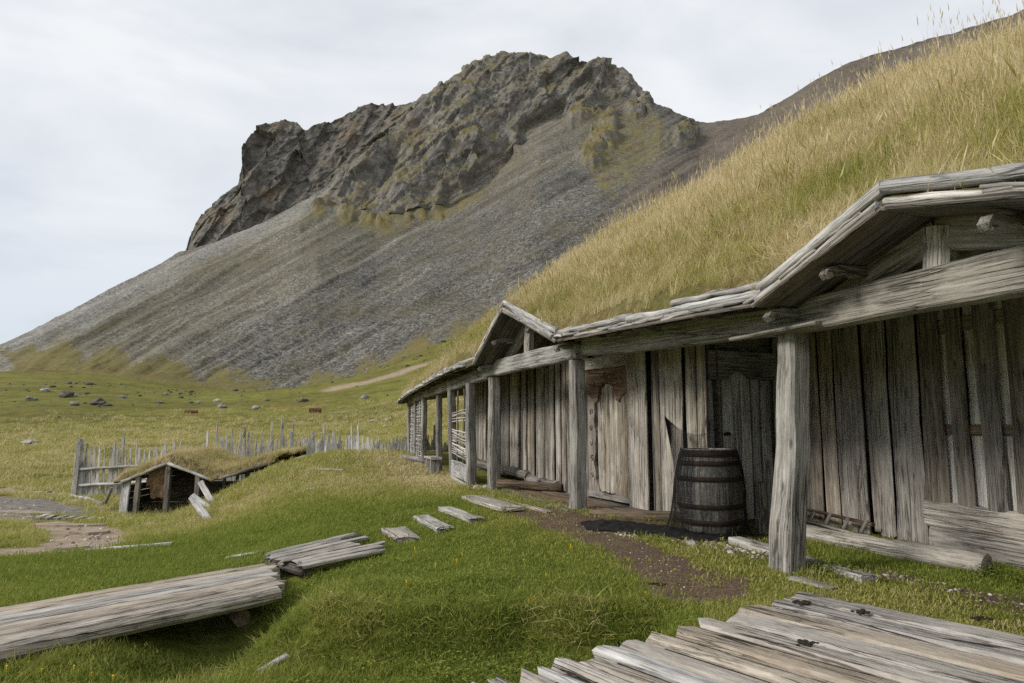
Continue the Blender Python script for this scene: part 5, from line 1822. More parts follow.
# ---- the little turf hut
def build_hut():
    rnd = random.Random(71)
    Hu = thing('turf_hut', (-10.6, 21.3, -1.4), 'small open-fronted turf hut sunk into the mound on the left', 'hut')
    Zf = lambda x: float(np.interp(x, [-12.05, -11.6, -10.42, -9.1, -8.7, -7.3], [-.46, -.38, .14, -.38, -.30, .14]))
    xs = np.linspace(-12.05, -7.3, 70)
    ys = np.linspace(21.0, 24.6, 36)
    X, Y = np.meshgrid(xs, ys)
    Zb = np.vectorize(Zf)(X) + (Y - 21) * .015
    th = .20 + nz2(X, Y, 2.0, 4) * .09 + nz2(X, Y, 6, 2) * .05
    edge = np.minimum.reduce([X + 12.05, -7.3 - X + .3, Y - 21.0, 24.6 - Y])
    Zt = Zb + th * sstep(-.02, .2, edge) + .02
    Xj = X + nz2(X, Y, 3, 9) * .06
    Yj = Y + nz2(X, Y, 3, 5) * .08
    V = np.stack([Xj, Yj, Zt], -1).reshape(-1, 3)
    Vb = np.stack([Xj, Yj, Zb - .05 + nz2(X, Y, 4, 3) * .05], -1).reshape(-1, 3)
    F = grid_faces(*X.shape)
    # close the front edge
    nC = len(xs)
    fr = np.arange(nC - 1)
    side = np.stack([fr, fr + len(V), fr + 1 + len(V), fr + 1], 1)
    me = mesh_np('turf', np.concatenate([V, Vb]), np.concatenate([F, F[:, ::-1] + len(V), side]), smooth=True)
    place('turf', me, M_SOIL, Hu)
    for x0, x1 in ((-11.8, -10.42), (-10.42, -9.05)):
        p0, p1 = Vector((x0, 20.98, Zf(x0) - .04)), Vector((x1, 20.98, Zf(x1) - .04))
        pole(Hu, 'verge_pole', [p0, p1], .05, .045, W['silver'], rnd, seg=6, wob=.015)
    pole(Hu, 'verge_pole', [(-8.85, 20.98, -.36), (-7.4, 20.98, .08)], .05, .045, W['hut'], rnd, seg=6, wob=.015)
    for x, zt, w in ((-11.35, -.30, .14), (-10.45, .1, .15), (-9.55, -.26, .14), (-8.5, -.28, .09), (-8.2, -.18, .12), (-7.6, .0, .12), (-8.9, -.36, .08)):
        y = 21.05 if x < -9.5 else 21.4
        zb = min(g1(x, y), zt - .1) - .1
        plank(Hu, 'post', (x, y, zb), (x + .04, y, zt), w, w * .9, (0, -1, 0), W['hut'], rnd, seg=4, warp=.01)
    for k in range(8):
        z = -1.35 + k * .17
        x0 = -12.0 if z < -.5 else -11.5
        x1 = -7.5 if z < -.5 else -9.8
        plank(Hu, 'wall_plank', (x0, 23.0, z), (x1, 22.6, z + .03), .17, .05, (0, -1, 0), W['hutdark'], rnd, seg=5, rag=.06)
    for k in range(4):
        z = -1.3 + k * .2
        plank(Hu, 'side_plank', (-11.8, 21.2, z), (-11.9, 23.0, z), .2, .05, (-1, 0, 0), W['hut'], rnd, seg=3)
    plank(Hu, 'side_panel', (-11.75, 21.1, -1.42), (-11.72, 21.15, -.42), .34, .05, (-.4, -1, 0), W['silver'], rnd, seg=4)
    # torn turf hanging under the left slope
    xs = np.linspace(-11.15, -10.52, 12)
    zs = np.linspace(0, 1, 12)
    Xh, Fh = np.meshgrid(xs, zs)
    topz = np.vectorize(Zf)(Xh) - .02
    low = -1.0 + .5 * np.abs(noise3(np.stack([Xh * 6, Xh * 0, Xh * 0], -1).reshape(-1, 3)).reshape(Xh.shape)) + .35 * (Xh < -10.98)
    Zh = topz + (low - topz) * Fh
    Yh = 21.18 + nz2(Xh, Zh, 6, 2) * .16
    V1 = np.stack([Xh + nz2(Xh, Zh, 7, 5) * .06, Yh, Zh], -1).reshape(-1, 3)
    V2 = V1 + np.array([0, .12, 0])
    F = grid_faces(12, 12)
    place('hanging_turf', mesh_np('hang', np.concatenate([V1, V2]), np.concatenate([F[:, ::-1], F + 144])), M_HEMP, Hu)


build_hut()
for k, (a, b, w, lab) in enumerate((((-6.07, 14.07), (-6.95, 15.1, -.30), .15, 'pale board leaning out of the mound towards the turf hut, the lowest'),
                                    ((-6.79, 15.9), (-7.58, 16.5, -.41), .12, 'darker board behind the pale leaning one beside the turf hut'),
                                    ((-7.16, 16.75), (-7.72, 17.2, -.15), .14, 'grey board propped upright against the mound right of the turf hut'))):
    p0 = on_ground(a[0], a[1], -.02)
    single_plank('leaning_board', p0, b, w, .045, W['silver'] if k == 0 else W['fence'], lab, 'board', 75 + k, up=(0, -1, .6), seg=5, rag=.06)
pole(f1, 'brace', [(-13.3, 22.8, -1.3), (-12.9, 22.4, -.75)], .05, .045, W['silver'], rnd_, seg=3)

# ---- loose wood on the grass
single_plank('loose_plank', on_ground(-4.75, 16.55, .05), on_ground(-3.95, 16.25, .05), .12, .04, W['silver'], 'pale loose plank lying on the crest of the mound', 'plank', 81)
single_plank('loose_plank', on_ground(-3.45, 8.6, .03), on_ground(-3.02, 8.5, .03), .16, .03, W['silver'], 'short pale board lying in the grass behind the footbridge end', 'plank', 82, seg=3)
single_plank('loose_plank', on_ground(-6.5, 10.7, .03), on_ground(-5.2, 10.75, .05), .07, .05, W['silver'], 'thin pale stick lying beside the tan path', 'plank', 83, seg=5, rag=.15)
single_plank('loose_plank', on_ground(-1.68, 4.75, .03), on_ground(-1.53, 4.9, .06), .06, .03, W['silver'], 'small bleached splinter of wood in the ditch grass below the footbridge', 'plank', 84, seg=3)
single_plank('loose_plank', on_ground(-4.3, 14.62, .03), on_ground(-4.12, 14.5, .03), .10, .03, W['silver'], 'small white chip of board on the slope of the mound', 'plank', 85, seg=2)
single_plank('loose_plank', on_ground(-18.4, 26.9, .03), on_ground(-14.8, 23.9, .04), .12, .05, W['silver'], 'long pale pole lying on the gravel before the left fence', 'plank', 86, seg=5)


def build_duckboard():
    rnd = random.Random(91)
    D = thing('duckboard', on_ground(-11.6, 17.3), 'slatted wooden duckboard lying across the grey gravel path', 'duckboard')
    a, b = Vector((-12.55, 18.3, 0)), Vector((-10.7, 18.1, 0))
    for k in range(8):
        q = a.lerp(b, k / 7)
        p0 = on_ground(q.x, q.y + .6, .06)
        p1 = on_ground(q.x + .75, q.y - 1.0, .06)
        plank(D, 'slat', p0, p1, .15, .03, Zv, W['silver'], rnd, seg=3)
    for f in (.2, .8):
        q0, q1 = on_ground(a.x + .6 * f, a.y + .6 - 1.6 * f, .03), on_ground(b.x + .6 * f, b.y + .6 - 1.6 * f, .03)
        plank(D, 'bearer', q0, q1, .06, .04, Zv, W['hut'], rnd, seg=2)


build_duckboard()

# ---- flat stones of the path
SLABS = [(-9.6, 15.3, .8, .4, 'broad flat tan stone at the head of the path beside the duckboard'), (-8.2, 13.6, .35, .3, 'smaller flat tan stone at the bend of the path'),
         (-7.0, 11.1, .3, .22, 'flat tan stone where the path meets the lawn'),
         (-13.6, 19.5, .9, .4, 'flat pale stone sunk in the grey gravel behind the duckboard')]
for k, (x, y, sx_, sy_, lab) in enumerate(SLABS):
    rnd = random.Random(300 + k)
    nv = 11
    pl = []
    for j in range(nv):
        an = 6.283 * j / nv
        rr = rnd.uniform(.8, 1.1)
        pl.append((sx_ * rr * math.cos(an), sy_ * rr * math.sin(an)))
    a, b = on_ground(x - .4, y), on_ground(x + .4, y)
    c_, d_ = on_ground(x, y - .4), on_ground(x, y + .4)
    ex = (b - a).normalized()
    nn = ex.cross((d_ - c_).normalized()).normalized()
    ey = nn.cross(ex)
    Ms = Matrix.Identity(4)
    for r in range(3):
        Ms[r][0], Ms[r][1], Ms[r][2] = ex[r], ey[r], nn[r]
    Ms.translation = on_ground(x, y, -.03)
    tag(place('flat_stone', prism_me(pl, .075), M_SLAB, None, Ms), lab, 'stone', 'flat stones of the path')

# ---- boulders and rusty scrap out on the meadow
BOULD = [(-78.2, 120.1, 1.7, M_DARKROCK, 'largest dark boulder at the upper left of the meadow'),
         (-66.4, 110.0, 1.6, M_DARKROCK, 'dark jagged boulder right of the largest one on the meadow'),
         (-64.4, 109.0, .9, M_DARKROCK, 'lesser dark rock touching the right side of the jagged boulder'),
         (-79.9, 113.8, 1.0, M_STONE, 'grey boulder left of and below the largest dark boulder'),
         (-89.5, 131.0, 1.1, M_STONEW, 'whitish boulder above the largest dark boulder on the meadow'),
         (-68.3, 120.3, .9, M_STONE, 'grey stone alone on the meadow right of the jagged boulder'),
         (-39.6, 56.7, .85, M_STONEW, 'pale flat boulder low on the left of the meadow, above the fence corner post'),
         (-67.8, 106.2, .9, M_STONE, 'grey rock just below the gap between the two largest boulders'),
         (-58.9, 114.6, .8, M_STONE, 'leftmost of three grey stones strung across the mid meadow'),
         (-52.1, 114.0, .75, M_STONE, 'middle one of three grey stones strung across the mid meadow'),
         (-51.0, 118.5, .7, M_STONEW, 'small pale stone just behind the string of three grey stones'),
         (-43.4, 102.4, 1.0, M_STONE, 'rightmost of three grey stones strung across the mid meadow'),
         (-37.1, 99.6, .9, M_STONEW, 'pale stone right of the string of grey stones, above the middle fence'),
         (-68.6, 135.6, .8, M_STONE, 'grey stone near the foot of the scree left of centre'),
         (-33.0, 108.2, 1.1, M_DARKROCK, 'dark low rock on the hillside left of the pale gravel patch'),
         (-22.3, 104.0, 1.1, M_STONE, 'grey rocks below the pale gravel patch on the hillside'),
         (-15.4, 76.3, .5, M_STONEW, 'pale stone in a short row above the right hand picket fence'),
         (-13.6, 75.0, .45, M_STONEW, 'second pale stone in the short row above the right hand fence'),
         (-12.3, 66.9, .42, M_STONEW, 'single white stone close above the far end of the longhouse fence')]
for k, (x, y, s, m, lab) in enumerate(BOULD):
    rnd = random.Random(100 + k)
    s *= .72
    me = rock_me(rnd, s * rnd.uniform(.9, 1.4), s * rnd.uniform(.7, 1.1), s * rnd.uniform(.45, .65), amp=.55)
    o = place('boulder', me, m, None, Matrix.Translation(on_ground(x, y, s * .22)) @ Matrix.Rotation(rnd.uniform(0, 6), 4, 'Z'))
    tag(o, lab, 'boulder', 'boulders scattered over the meadow')


def build_scrap(x, y, sx, sz, lab):
    rnd = random.Random(int(x * 7))
    bm = bmesh.new()
    bmesh.ops.create_cone(bm, cap_ends=True, segments=14, radius1=sz, radius2=sz, depth=sx * 2)
    me = bpy.data.meshes.new('drum')
    bm.to_mesh(me)
    bm.free()
    M = Matrix.Translation(on_ground(x, y, sz * .8)) @ Matrix.Rotation(math.radians(rnd.uniform(75, 105)), 4, 'Z') @ Matrix.Rotation(math.pi / 2, 4, 'X')
    M = Matrix.Translation(on_ground(x, y, sz * .8)) @ Matrix.Rotation(math.radians(8), 4, 'Z') @ Matrix.Rotation(math.pi / 2, 4, 'Y')
    T = thing('rusty_drum', on_ground(x, y), lab, 'drum')
    place('shell', me, M_RUST, T, M)
    for f in (-.96, -.3, .3, .96):
        bm = bmesh.new()
        bmesh.ops.create_cone(bm, cap_ends=True, segments=14, radius1=sz * 1.05, radius2=sz * 1.05, depth=.06)
        me2 = bpy.data.meshes.new('rim')
        bm.to_mesh(me2)
        bm.free()
        place('rim', me2, M_RUST, T, M @ Matrix.Translation((0, 0, sx * f)))


build_scrap(-25.8, 89.9, .75, .40, 'rusty brown drum lying on the meadow right of centre, beside the faint track')
build_scrap(-44.4, 95.0, .8, .28, 'low rusty drum lying in the middle of the meadow, the left one')

# ---- droppings on the deck and the earth
for k, (x, y, s, lab) in enumerate(((1.61, 3.93, .04, 'dark dried dung in the middle of the deck boards'), (1.97, 4.78, .036, 'dark dried dung near the far corner of the deck'),
                                    (2.24, 4.55, .035, 'small flat dung on the deck right of the far corner'), (2.93, 4.42, .036, 'dark dung by the right edge of the deck, near the turf'),
                                    (1.17, 5.63, .035, 'small dark dung on the bare brown earth patch'))):
    bm = bmesh.new()
    rnd = random.Random(130 + k)
    for q in range(14):
        r = s * rnd.uniform(.2, .45)
        c = Vector((rnd.gauss(0, s * .75), rnd.gauss(0, s * .6), r * .5))
        ret = bmesh.ops.create_icosphere(bm, subdivisions=2, radius=r)
        for v in ret['verts']:
            v.co = Vector((v.co.x * 1.2, v.co.y, v.co.z * .6)) * (1 + rnd.uniform(-.18, .18)) + c
    me = bpy.data.meshes.new('dung')
    bm.to_mesh(me)
    bm.free()
    z = .054 if k < 4 else g1(x, y)
    if k == 3:
        z = .05
    o = place('dung', me, M_DUNG, None, Matrix.Translation((x, y, z)))
    tag(o, lab, 'dung')


# ---- pebbles before the barrel and on the worn ground (too small and many to count)
def build_pebbles():
    rs = np.random.RandomState(77)
    rnd = random.Random(77)
    base = rock_me(rnd, 1, 1, .65, sub=1, amp=.4)
    bv = np.array([v.co[:] for v in base.vertices])
    bf = np.array([p.vertices[:] for p in base.polygons])
    pts = []

    def strip(seg, n, s0, s1):
        for _ in range(n):
            j = rs.randint(len(seg) - 1)
            t = rs.rand()
            a, b = seg[j], seg[j + 1]
            r = (a[2] + (b[2] - a[2]) * t)
            pts.append((a[0] + (b[0] - a[0]) * t + rs.normal() * r * .6, a[1] + (b[1] - a[1]) * t + rs.normal() * r * .6, s0 + (s1 - s0) * rs.rand() ** 3))
    strip([(1.15, 7.72, .05), (1.6, 7.35, .08), (2.1, 7.1, .14), (2.3, 6.5, .16)], 520, .006, .026)
    strip([(2.75, 6.2, .1), (3.2, 5.6, .14), (3.7, 4.7, .2)], 260, .005, .02)
    strip([(.4, 9.3, .3), (1.3, 6.8, .2), (1.5, 5.5, .3)], 160, .004, .012)
    strip([(.8, 11.9, .2), (1.6, 8.9, .2)], 60, .01, .03)
    strip([(-.45, 12.75, .12), (-.8, 13.6, .12)], 120, .02, .09)
    strip([(-1.2, 9.2, 1.0), (0, 7.5, 1.3), (1.0, 6.3, .6)], 40, .008, .022)
    strip([(-20.5, 28.5, 1.0), (-17.5, 27.5, .6)], 260, .03, .12)
    strip([(-18.5, 23.5, 1.3), (-14.5, 20.5, 1.0), (-12.0, 18.0, .8)], 300, .012, .045)
    strip([(-9.8, 15.4, .4), (-8.3, 13.8, .4), (-7.2, 12.0, .4), (-6.9, 10.9, .3)], 120, .01, .04)
    V, F = [], []
    for k, (x, y, s) in enumerate(pts):
        a = rs.rand() * 6.28
        R = np.array([[math.cos(a), -math.sin(a), 0], [math.sin(a), math.cos(a), 0], [0, 0, 1]])
        q = (bv * np.array([s * rs.uniform(.8, 1.5), s, s]) * rs.uniform(.85, 1.15, (len(bv), 1))) @ R.T
        V.append(q + np.array([x, y, 0]))
        F.append(bf + k * len(bv))
    XY = np.array([(p[0], p[1]) for p in pts])
    gzv = gz(XY[:, 0], XY[:, 1])
    V = np.concatenate([v + np.array([0, 0, z + p[2] * .25]) for v, z, p in zip(V, gzv, pts)])
    k = NT('mixed_pebbles')
    geo = k.n('ShaderNodeNewGeometry')
    k.l(k.ramp(geo.outputs['Random Per Island'], [(0, (.10, .085, .07)), (.4, (.24, .19, .15)), (.75, (.42, .36, .30)), (1, (.66, .63, .58))]), k.b.inputs['Base Color'])
    k.b.inputs['Roughness'].default_value = .9
    o = place('pebbles', mesh_np('pebbles', V, None, tris=np.concatenate(F)), k.m)
    tag(o, 'small broken stones and shells strewn before the barrel and on worn ground', 'pebbles', kind='stuff')


build_pebbles()
tag(place('white_stone', rock_me(random.Random(3), .06, .05, .045), M_STONEW, None, Matrix.Translation(on_ground(1.80, 7.02, .02))), 'white stone among the pebbles in front of the barrel', 'stone')


def build_scree_stones():
    rs = np.random.RandomState(5)
    base = rock_me(random.Random(6), 1, 1, .7, sub=1, amp=.45)
    bv = np.array([v.co[:] for v in base.vertices])
    bf = np.array([p.vertices[:] for p in base.polygons])
    n = 700
    az = rs.uniform(-.72, .05, n)
    r = rs.uniform(0, 1, n) ** .6 * 115 + 75
    x, y = np.sin(az) * r, np.cos(az) * r
    den = sstep(90, 185, r) * .9 + sstep(.1, .5, nz2(x, y, .05, 3)) * .35
    keep = rs.rand(n) < den
    x, y, r = x[keep], y[keep], r[keep]
    z = gz(x, y)
    V, F = [], []
    for k in range(len(x)):
        s = rs.uniform(.10, .22) + .45 * rs.rand() ** 7
        a = rs.rand() * 6.28
        R = np.array([[math.cos(a), -math.sin(a), 0], [math.sin(a), math.cos(a), 0], [0, 0, 1]])
        V.append((bv * np.array([s * rs.uniform(.8, 1.6), s, s * .9]) * rs.uniform(.85, 1.15, (len(bv), 1))) @ R.T + np.array([x[k], y[k], z[k] + s * .2]))
        F.append(bf + k * len(bv))
    k = NT('meadow_stones')
    geo = k.n('ShaderNodeNewGeometry')
    k.l(k.ramp(geo.outputs['Random Per Island'], [(0, (.05, .048, .042)), (.6, (.12, .115, .10)), (1, (.24, .235, .22))]), k.b.inputs['Base Color'])
    k.b.inputs['Roughness'].default_value = .95
    o = place('stones', mesh_np('stones', np.concatenate(V), None, tris=np.concatenate(F)), k.m)
    tag(o, 'small grey stones scattered thickly over the upper meadow below the scree', 'stones', kind='stuff')


build_scree_stones()

# ---------------------------------------------------------------- grass (uncountable: one object per stand)
def tuft_me(name, rnd, n, h0, h1, spread, wid, bend, seed_heads=0):
    V, F = [], []
    for k in range(n):
        a = rnd.uniform(0, 6.283)
        r = spread * math.sqrt(rnd.random())
        bx, by = r * math.cos(a), r * math.sin(a)
        la = rnd.uniform(0, 6.283)
        h = rnd.uniform(h0, h1)
        w = wid * rnd.uniform(.7, 1.3)
        b = bend * rnd.uniform(.2, 1.0) * h
        ux, uy = math.cos(la + 1.57), math.sin(la + 1.57)
        lx, ly = math.cos(la), math.sin(la)
        base = len(V)
        for f, ww in ((0, 1), (.4, .85), (.75, .55)):
            o = b * f * f
            for s in (-1, 1):
                V.append((bx + lx * o + ux * w * ww * s, by + ly * o + uy * w * ww * s, h * f * (1 - .15 * f * bend)))
        V.append((bx + lx * b, by + ly * b, h * (1 - .15 * bend)))
        F += [(base, base + 1, base + 3, base + 2), (base + 2, base + 3, base + 5, base + 4), (base + 4, base + 5, base + 6)]
        if k < seed_heads:
            t = Vector((bx + lx * b, by + ly * b, h * (1 - .15 * bend)))
            q = len(V)
            for s in (0, 2.1, 4.2):
                V.append((t.x + math.cos(s) * .006, t.y + math.sin(s) * .006, t.z - .01))
            V.append((t.x + lx * .015, t.y + ly * .015, t.z + .07))
            V.append((t.x, t.y, t.z - .05))
            F += [(q, q + 1, q + 3), (q + 1, q + 2, q + 3), (q + 2, q, q + 3), (q + 1, q, q + 4), (q + 2, q + 1, q + 4), (q, q + 2, q + 4)]
    return mesh_py(name, V, F)


def grass_material():
    """Blade colour from the stand's own dryness (0 green .. 1 straw) with per-tuft scatter."""
    k = NT('grass_blade')
    at = k.n('ShaderNodeAttribute', attribute_name='dry', attribute_type='INSTANCER')
    oi = k.n('ShaderNodeObjectInfo')
    geo = k.n('ShaderNodeNewGeometry')
    f = k.math('ADD', at.outputs['Fac'], k.math('MULTIPLY', k.math('SUBTRACT', oi.outputs['Random'], .5), .35))
    f = k.math('ADD', f, k.math('MULTIPLY', k.math('SUBTRACT', geo.outputs['Random Per Island'], .5), .5))
    c = k.ramp(f, [(0.0, (.185, .24, .040)), (.28, (.335, .355, .072)), (.5, (.42, .385, .125)), (.72, (.62, .525, .275)), (1.0, (.78, .68, .46))])
    k.l(c, k.b.inputs['Base Color'])
    k.b.inputs['Roughness'].default_value = .7
    k.b.inputs['Specular IOR Level'].default_value = .2
    tr = k.n('ShaderNodeBsdfTranslucent')
    k.l(c, tr.inputs['Color'])
    mx = k.n('ShaderNodeMixShader')
    mx.inputs[0].default_value = .42
    k.l(k.b.outputs[0], mx.inputs[1])
    k.l(tr.outputs[0], mx.inputs[2])
    k.l(mx.outputs[0], k.out.inputs['Surface'])
    return k.m


M_GRASS = grass_material()


def scatter(name, protos, xyz, rotz, tilt, scl, dry, label, cat):
    """One grass object: tufts instanced on points that carry their own turn, size and dryness."""
    col = bpy.data.collections.new(name + '_tufts')
    for i, me in enumerate(protos):
        o = bpy.data.objects.new('%s_tuft_%02d' % (name, i), me)
        if not me.materials:
            me.materials.append(M_GRASS)
        col.objects.link(o)
    n = len(xyz)
    me = bpy.data.meshes.new(name)
    me.vertices.add(n)
    me.vertices.foreach_set('co', np.asarray(xyz, np.float32).ravel())
    a = me.attributes.new('turn', 'FLOAT_VECTOR', 'POINT')
    a.data.foreach_set('vector', np.stack([tilt[:, 0], tilt[:, 1], rotz], 1).astype(np.float32).ravel())
    a = me.attributes.new('size', 'FLOAT', 'POINT')
    a.data.foreach_set('value', scl.astype(np.float32))
    a = me.attributes.new('dry', 'FLOAT', 'POINT')
    a.data.foreach_set('value', dry.astype(np.float32))
    a = me.attributes.new('kind_no', 'INT', 'POINT')
    a.data.foreach_set('value', np.random.RandomState(n).randint(0, len(protos), n).astype(np.int32))
    me.materials.append(M_GRASS)
    o = bpy.data.objects.new(name, me)
    COL.objects.link(o)
    ng = bpy.data.node_groups.new(name + '_scatter', 'GeometryNodeTree')
    ng.interface.new_socket('Geometry', in_out='INPUT', socket_type='NodeSocketGeometry')
    ng.interface.new_socket('Geometry', in_out='OUTPUT', socket_type='NodeSocketGeometry')
    gi, go = ng.nodes.new('NodeGroupInput'), ng.nodes.new('NodeGroupOutput')
    ci = ng.nodes.new('GeometryNodeCollectionInfo')
    ci.inputs['Collection'].default_value = col
    ci.inputs['Separate Children'].default_value = True
    ci.inputs['Reset Children'].default_value = True
    ip = ng.nodes.new('GeometryNodeInstanceOnPoints')
    ip.inputs['Pick Instance'].default_value = True

    def attr(nm, ty):
        q = ng.nodes.new('GeometryNodeInputNamedAttribute')
        q.data_type = ty
        q.inputs['Name'].default_value = nm
        return q.outputs['Attribute']
    m2p = ng.nodes.new('GeometryNodeMeshToPoints')
    ng.links.new(gi.outputs[0], m2p.inputs['Mesh'])
    ng.links.new(m2p.outputs[0], ip.inputs['Points'])
    ng.links.new(ci.outputs[0], ip.inputs['Instance'])
    ng.links.new(attr('kind_no', 'INT'), ip.inputs['Instance Index'])
    e2r = ng.nodes.new('FunctionNodeEulerToRotation')
    ng.links.new(attr('turn', 'FLOAT_VECTOR'), e2r.inputs[0])
    ng.links.new(e2r.outputs[0], ip.inputs['Rotation'])
    ng.links.new(attr('size', 'FLOAT'), ip.inputs['Scale'])
    ng.links.new(ip.outputs[0], go.inputs[0])
    md = o.modifiers.new('scatter', 'NODES')
    md.node_group = ng
    tag(o, label, cat, kind='stuff')
    return o


def build_grass():
    rnd = random.Random(3)
    rs = np.random.RandomState(3)
    lawn = [tuft_me('lawn', rnd, 30, .010, .030, .085, .0022, .9) for _ in range(5)]
    rough = [tuft_me('rough', rnd, 26, .05, .17, .09, .0030, 1.0) for _ in range(5)]
    far = [tuft_me('far', rnd, 22, .06, .20, .22, .009, .9) for _ in range(4)]
    straw = [tuft_me('straw', rnd, 30, .10, .28, .10, .0026, .8, seed_heads=2) for _ in range(6)]

    # short lawn, denser towards the camera
    n = 85000
    az = rs.uniform(-.74, .74, n)
    r = np.exp(rs.uniform(math.log(3.0), math.log(22), n))
    x, y = np.sin(az) * r, np.cos(az) * r
    dirt, grey, tan = ground_masks(x, y)
    bare = np.maximum.reduce([dirt * .97, grey, tan])
    ok = rs.rand(n) > bare
    # nothing grows under the deck, the bridge, the steps or inside the house
    dx, dy = (x - 2.121) * .615 + (y - 5.128) * -.788, (x - 2.121) * -.788 + (y - 5.128) * -.615
    ok &= ~((dx > .04) & (dy > .02) & (dy < 3.2))
    house = x + .0 - np.interp(y, [2, 4, 7.1, 8.9, 9.1, 9.3, 11.6, 15.2, 21, 28], [4.7, 4.6, 4.1, 3.7, 2.4, .9, .0, -.75, -2.4, -4.2])
    ok &= house < rs.normal(size=n) * .06
    porch = (x > np.interp(y, FY, FX) + .1) & (y > 9.0) & (y < 13.0)
    ok &= ~porch
    shade = (x > np.interp(y, FY, FX) + .25)
    ok &= ~(shade & (rs.rand(n) < .62))
    bx, by = (x + 1.98) * .657 + (y - 6.05) * .754, (x + 1.98) * -.754 + (y - 6.05) * .657
    ok &= ~((bx > -4.0) & (bx < .12) & (by > .03) & (by < 1.22))
    wx, wy = x + 2.0, y - 7.4
    ok &= ~((np.abs(wx * .66 + wy * .75) < .52) & (np.abs(wx * -.75 + wy * .66) < .42))
    for q, _ in STEPS:
        ok &= poly_sd(q, x, y) > .0
    ok &= seg_sd([(1.15, 8.2, .36), (1.6, 7.9, .40), (2.1, 7.6, .32), (2.4, 7.6, .2)], x, y) > 0
    x, y, r = x[ok], y[ok], r[ok]
    z = gz(x, y)
    m = len(x)
    dry = dryness(x, y) + .0
    scl = (0.62 + .11 * r) * rs.uniform(.7, 1.3, m) * (1 + .35 * nz2(x, y, 1.7, 5))
    til = rs.normal(size=(m, 2)) * .18
    scatter('lawn_grass', lawn, np.stack([x, y, z - .006], 1), rs.uniform(0, 6.28, m), til, np.clip(scl, .4, 2.6), dry * .85 + .03,
            'short green lawn grass between the footbridge and the longhouse', 'grass')

    # rank grass on the bank, in the ditch, on the mound and along edges
    n = 34000
    az = rs.uniform(-.74, .45, n)
    r = np.exp(rs.uniform(math.log(3.6), math.log(26), n))
    x, y = np.sin(az) * r, np.cos(az) * r
    lipy = 5.08 + .07 * np.sin(x * 2.7 + .6)
    bank = np.exp(-((y - lipy) / .16) ** 2) * sstep(-2.6, -1.8, x) * sstep(1.35, .9, x)
    ditch = sstep(5.0, 4.8, y) * sstep(-2.4, -1.5, x) * sstep(1.2, .7, x) * .55
    hollow = np.exp(-((x + 2.0) / .55) ** 2 - ((y - 5.5) / .8) ** 2)
    mound = sstep(9, 13, r) * sstep(-.2, -1.4, x + .32 * y - 4.0 + .7) * .55
    left = sstep(-2.2, -3.2, x) * (.08 + .4 * sstep(.1, .45, nz2(x, y, .9, 2)))
    edge = np.exp(-(seg_sd([(-.06, 3.4, 0), (2.12, 5.13, 0)], x, y) / .10) ** 2) * .7 + np.exp(-(seg_sd([(2.4, 5.8, 0), (2.25, 6.0, 0)], x, y) / .15) ** 2) * .6
    edge = edge + np.exp(-(seg_sd([(-4.3, 3.25, 0), (-2.6, 5.2, 0)], x, y) / .12) ** 2) * .8 + np.exp(-(seg_sd([(3.05, 7.6, 0), (3.85, 5.8, 0)], x, y) / .12) ** 2) * .35
    edge = edge + np.exp(-(seg_sd([(3.95, 5.75, 0), (4.1, 5.5, 0)], x, y) / .16) ** 2) * .9
    tufts = .10 * sstep(.25, .55, nz2(x, y, 1.6, 6.2)) * sstep(1.0, -1.0, x)
    dirt, grey, tan = ground_masks(x, y)
    den = np.clip(bank + ditch + hollow * .7 + mound + left + edge + tufts, 0, 1) * (1 - np.maximum.reduce([dirt, grey, tan]))
    ok = rs.rand(n) < den
    house = x - np.interp(y, [2, 4, 5.5, 7.1, 8.9, 9.1, 11.6, 15.2, 21, 28], [4.3, 4.25, 4.2, 3.95, 2.2, .9, .0, -.85, -2.5, -4.3])
    ok &= house < 0
    dx, dy = (x - 2.121) * .615 + (y - 5.128) * -.788, (x - 2.121) * -.788 + (y - 5.128) * -.615
    ok &= ~((dx > .03) & (dy > -.02) & (dy < 3.2))
    bx, by = (x + 1.98) * .657 + (y - 6.05) * .754, (x + 1.98) * -.754 + (y - 6.05) * .657
    ok &= ~((bx > -4.0) & (bx < .1) & (by > .0) & (by < 1.25))
    wx, wy = x + 2.0, y - 7.4
    ok &= ~((np.abs(wx * .66 + wy * .75) < .55) & (np.abs(wx * -.75 + wy * .66) < .45))
    for q, _ in STEPS:
        ok &= poly_sd(q, x, y) > .05
    x, y, r, bank, ditch, mound = x[ok], y[ok], r[ok], bank[ok], ditch[ok], mound[ok]
    m = len(x)
    z = gz(x, y)
    dry = dryness(x, y) * .9 + .42 * bank * sstep(-.15, .3, nz2(x, y, 1.5, 3) + .25 * sstep(-.5, .8, x)) * rs.uniform(.3, 1.3, m) + .05
    scl = (.50 + .030 * r) * rs.uniform(.6, 1.35, m) * (1 + .3 * nz2(x, y, 1.2, 9)) * (1 + .25 * bank)
    til = rs.normal(size=(m, 2)) * .25
    til[:, 0] += .9 * (bank > .35)
    rz = np.where(bank > .35, rs.normal(size=m) * .5, rs.uniform(0, 6.28, m))
    scatter('rank_grass', rough, np.stack([x, y, z - .01], 1), rz, til, np.clip(scl, .3, 1.7), dry,
            'longer tufted grass on the bank, in the ditch and over the mound', 'grass')

    # meadow sward
    n = 52000
    az = rs.uniform(-.74, .15, n)
    r = np.exp(rs.uniform(math.log(17), math.log(120), n))
    x, y = np.sin(az) * r, np.cos(az) * r
    dirt, grey, tan = ground_masks(x, y)
    ok = rs.rand(n) > np.maximum.reduce([dirt, grey, tan])
    ok &= rs.rand(n) > sstep(50, 118, r)
    ok &= (x - np.interp(y, FY, FX) < -.2) | (y > 29)
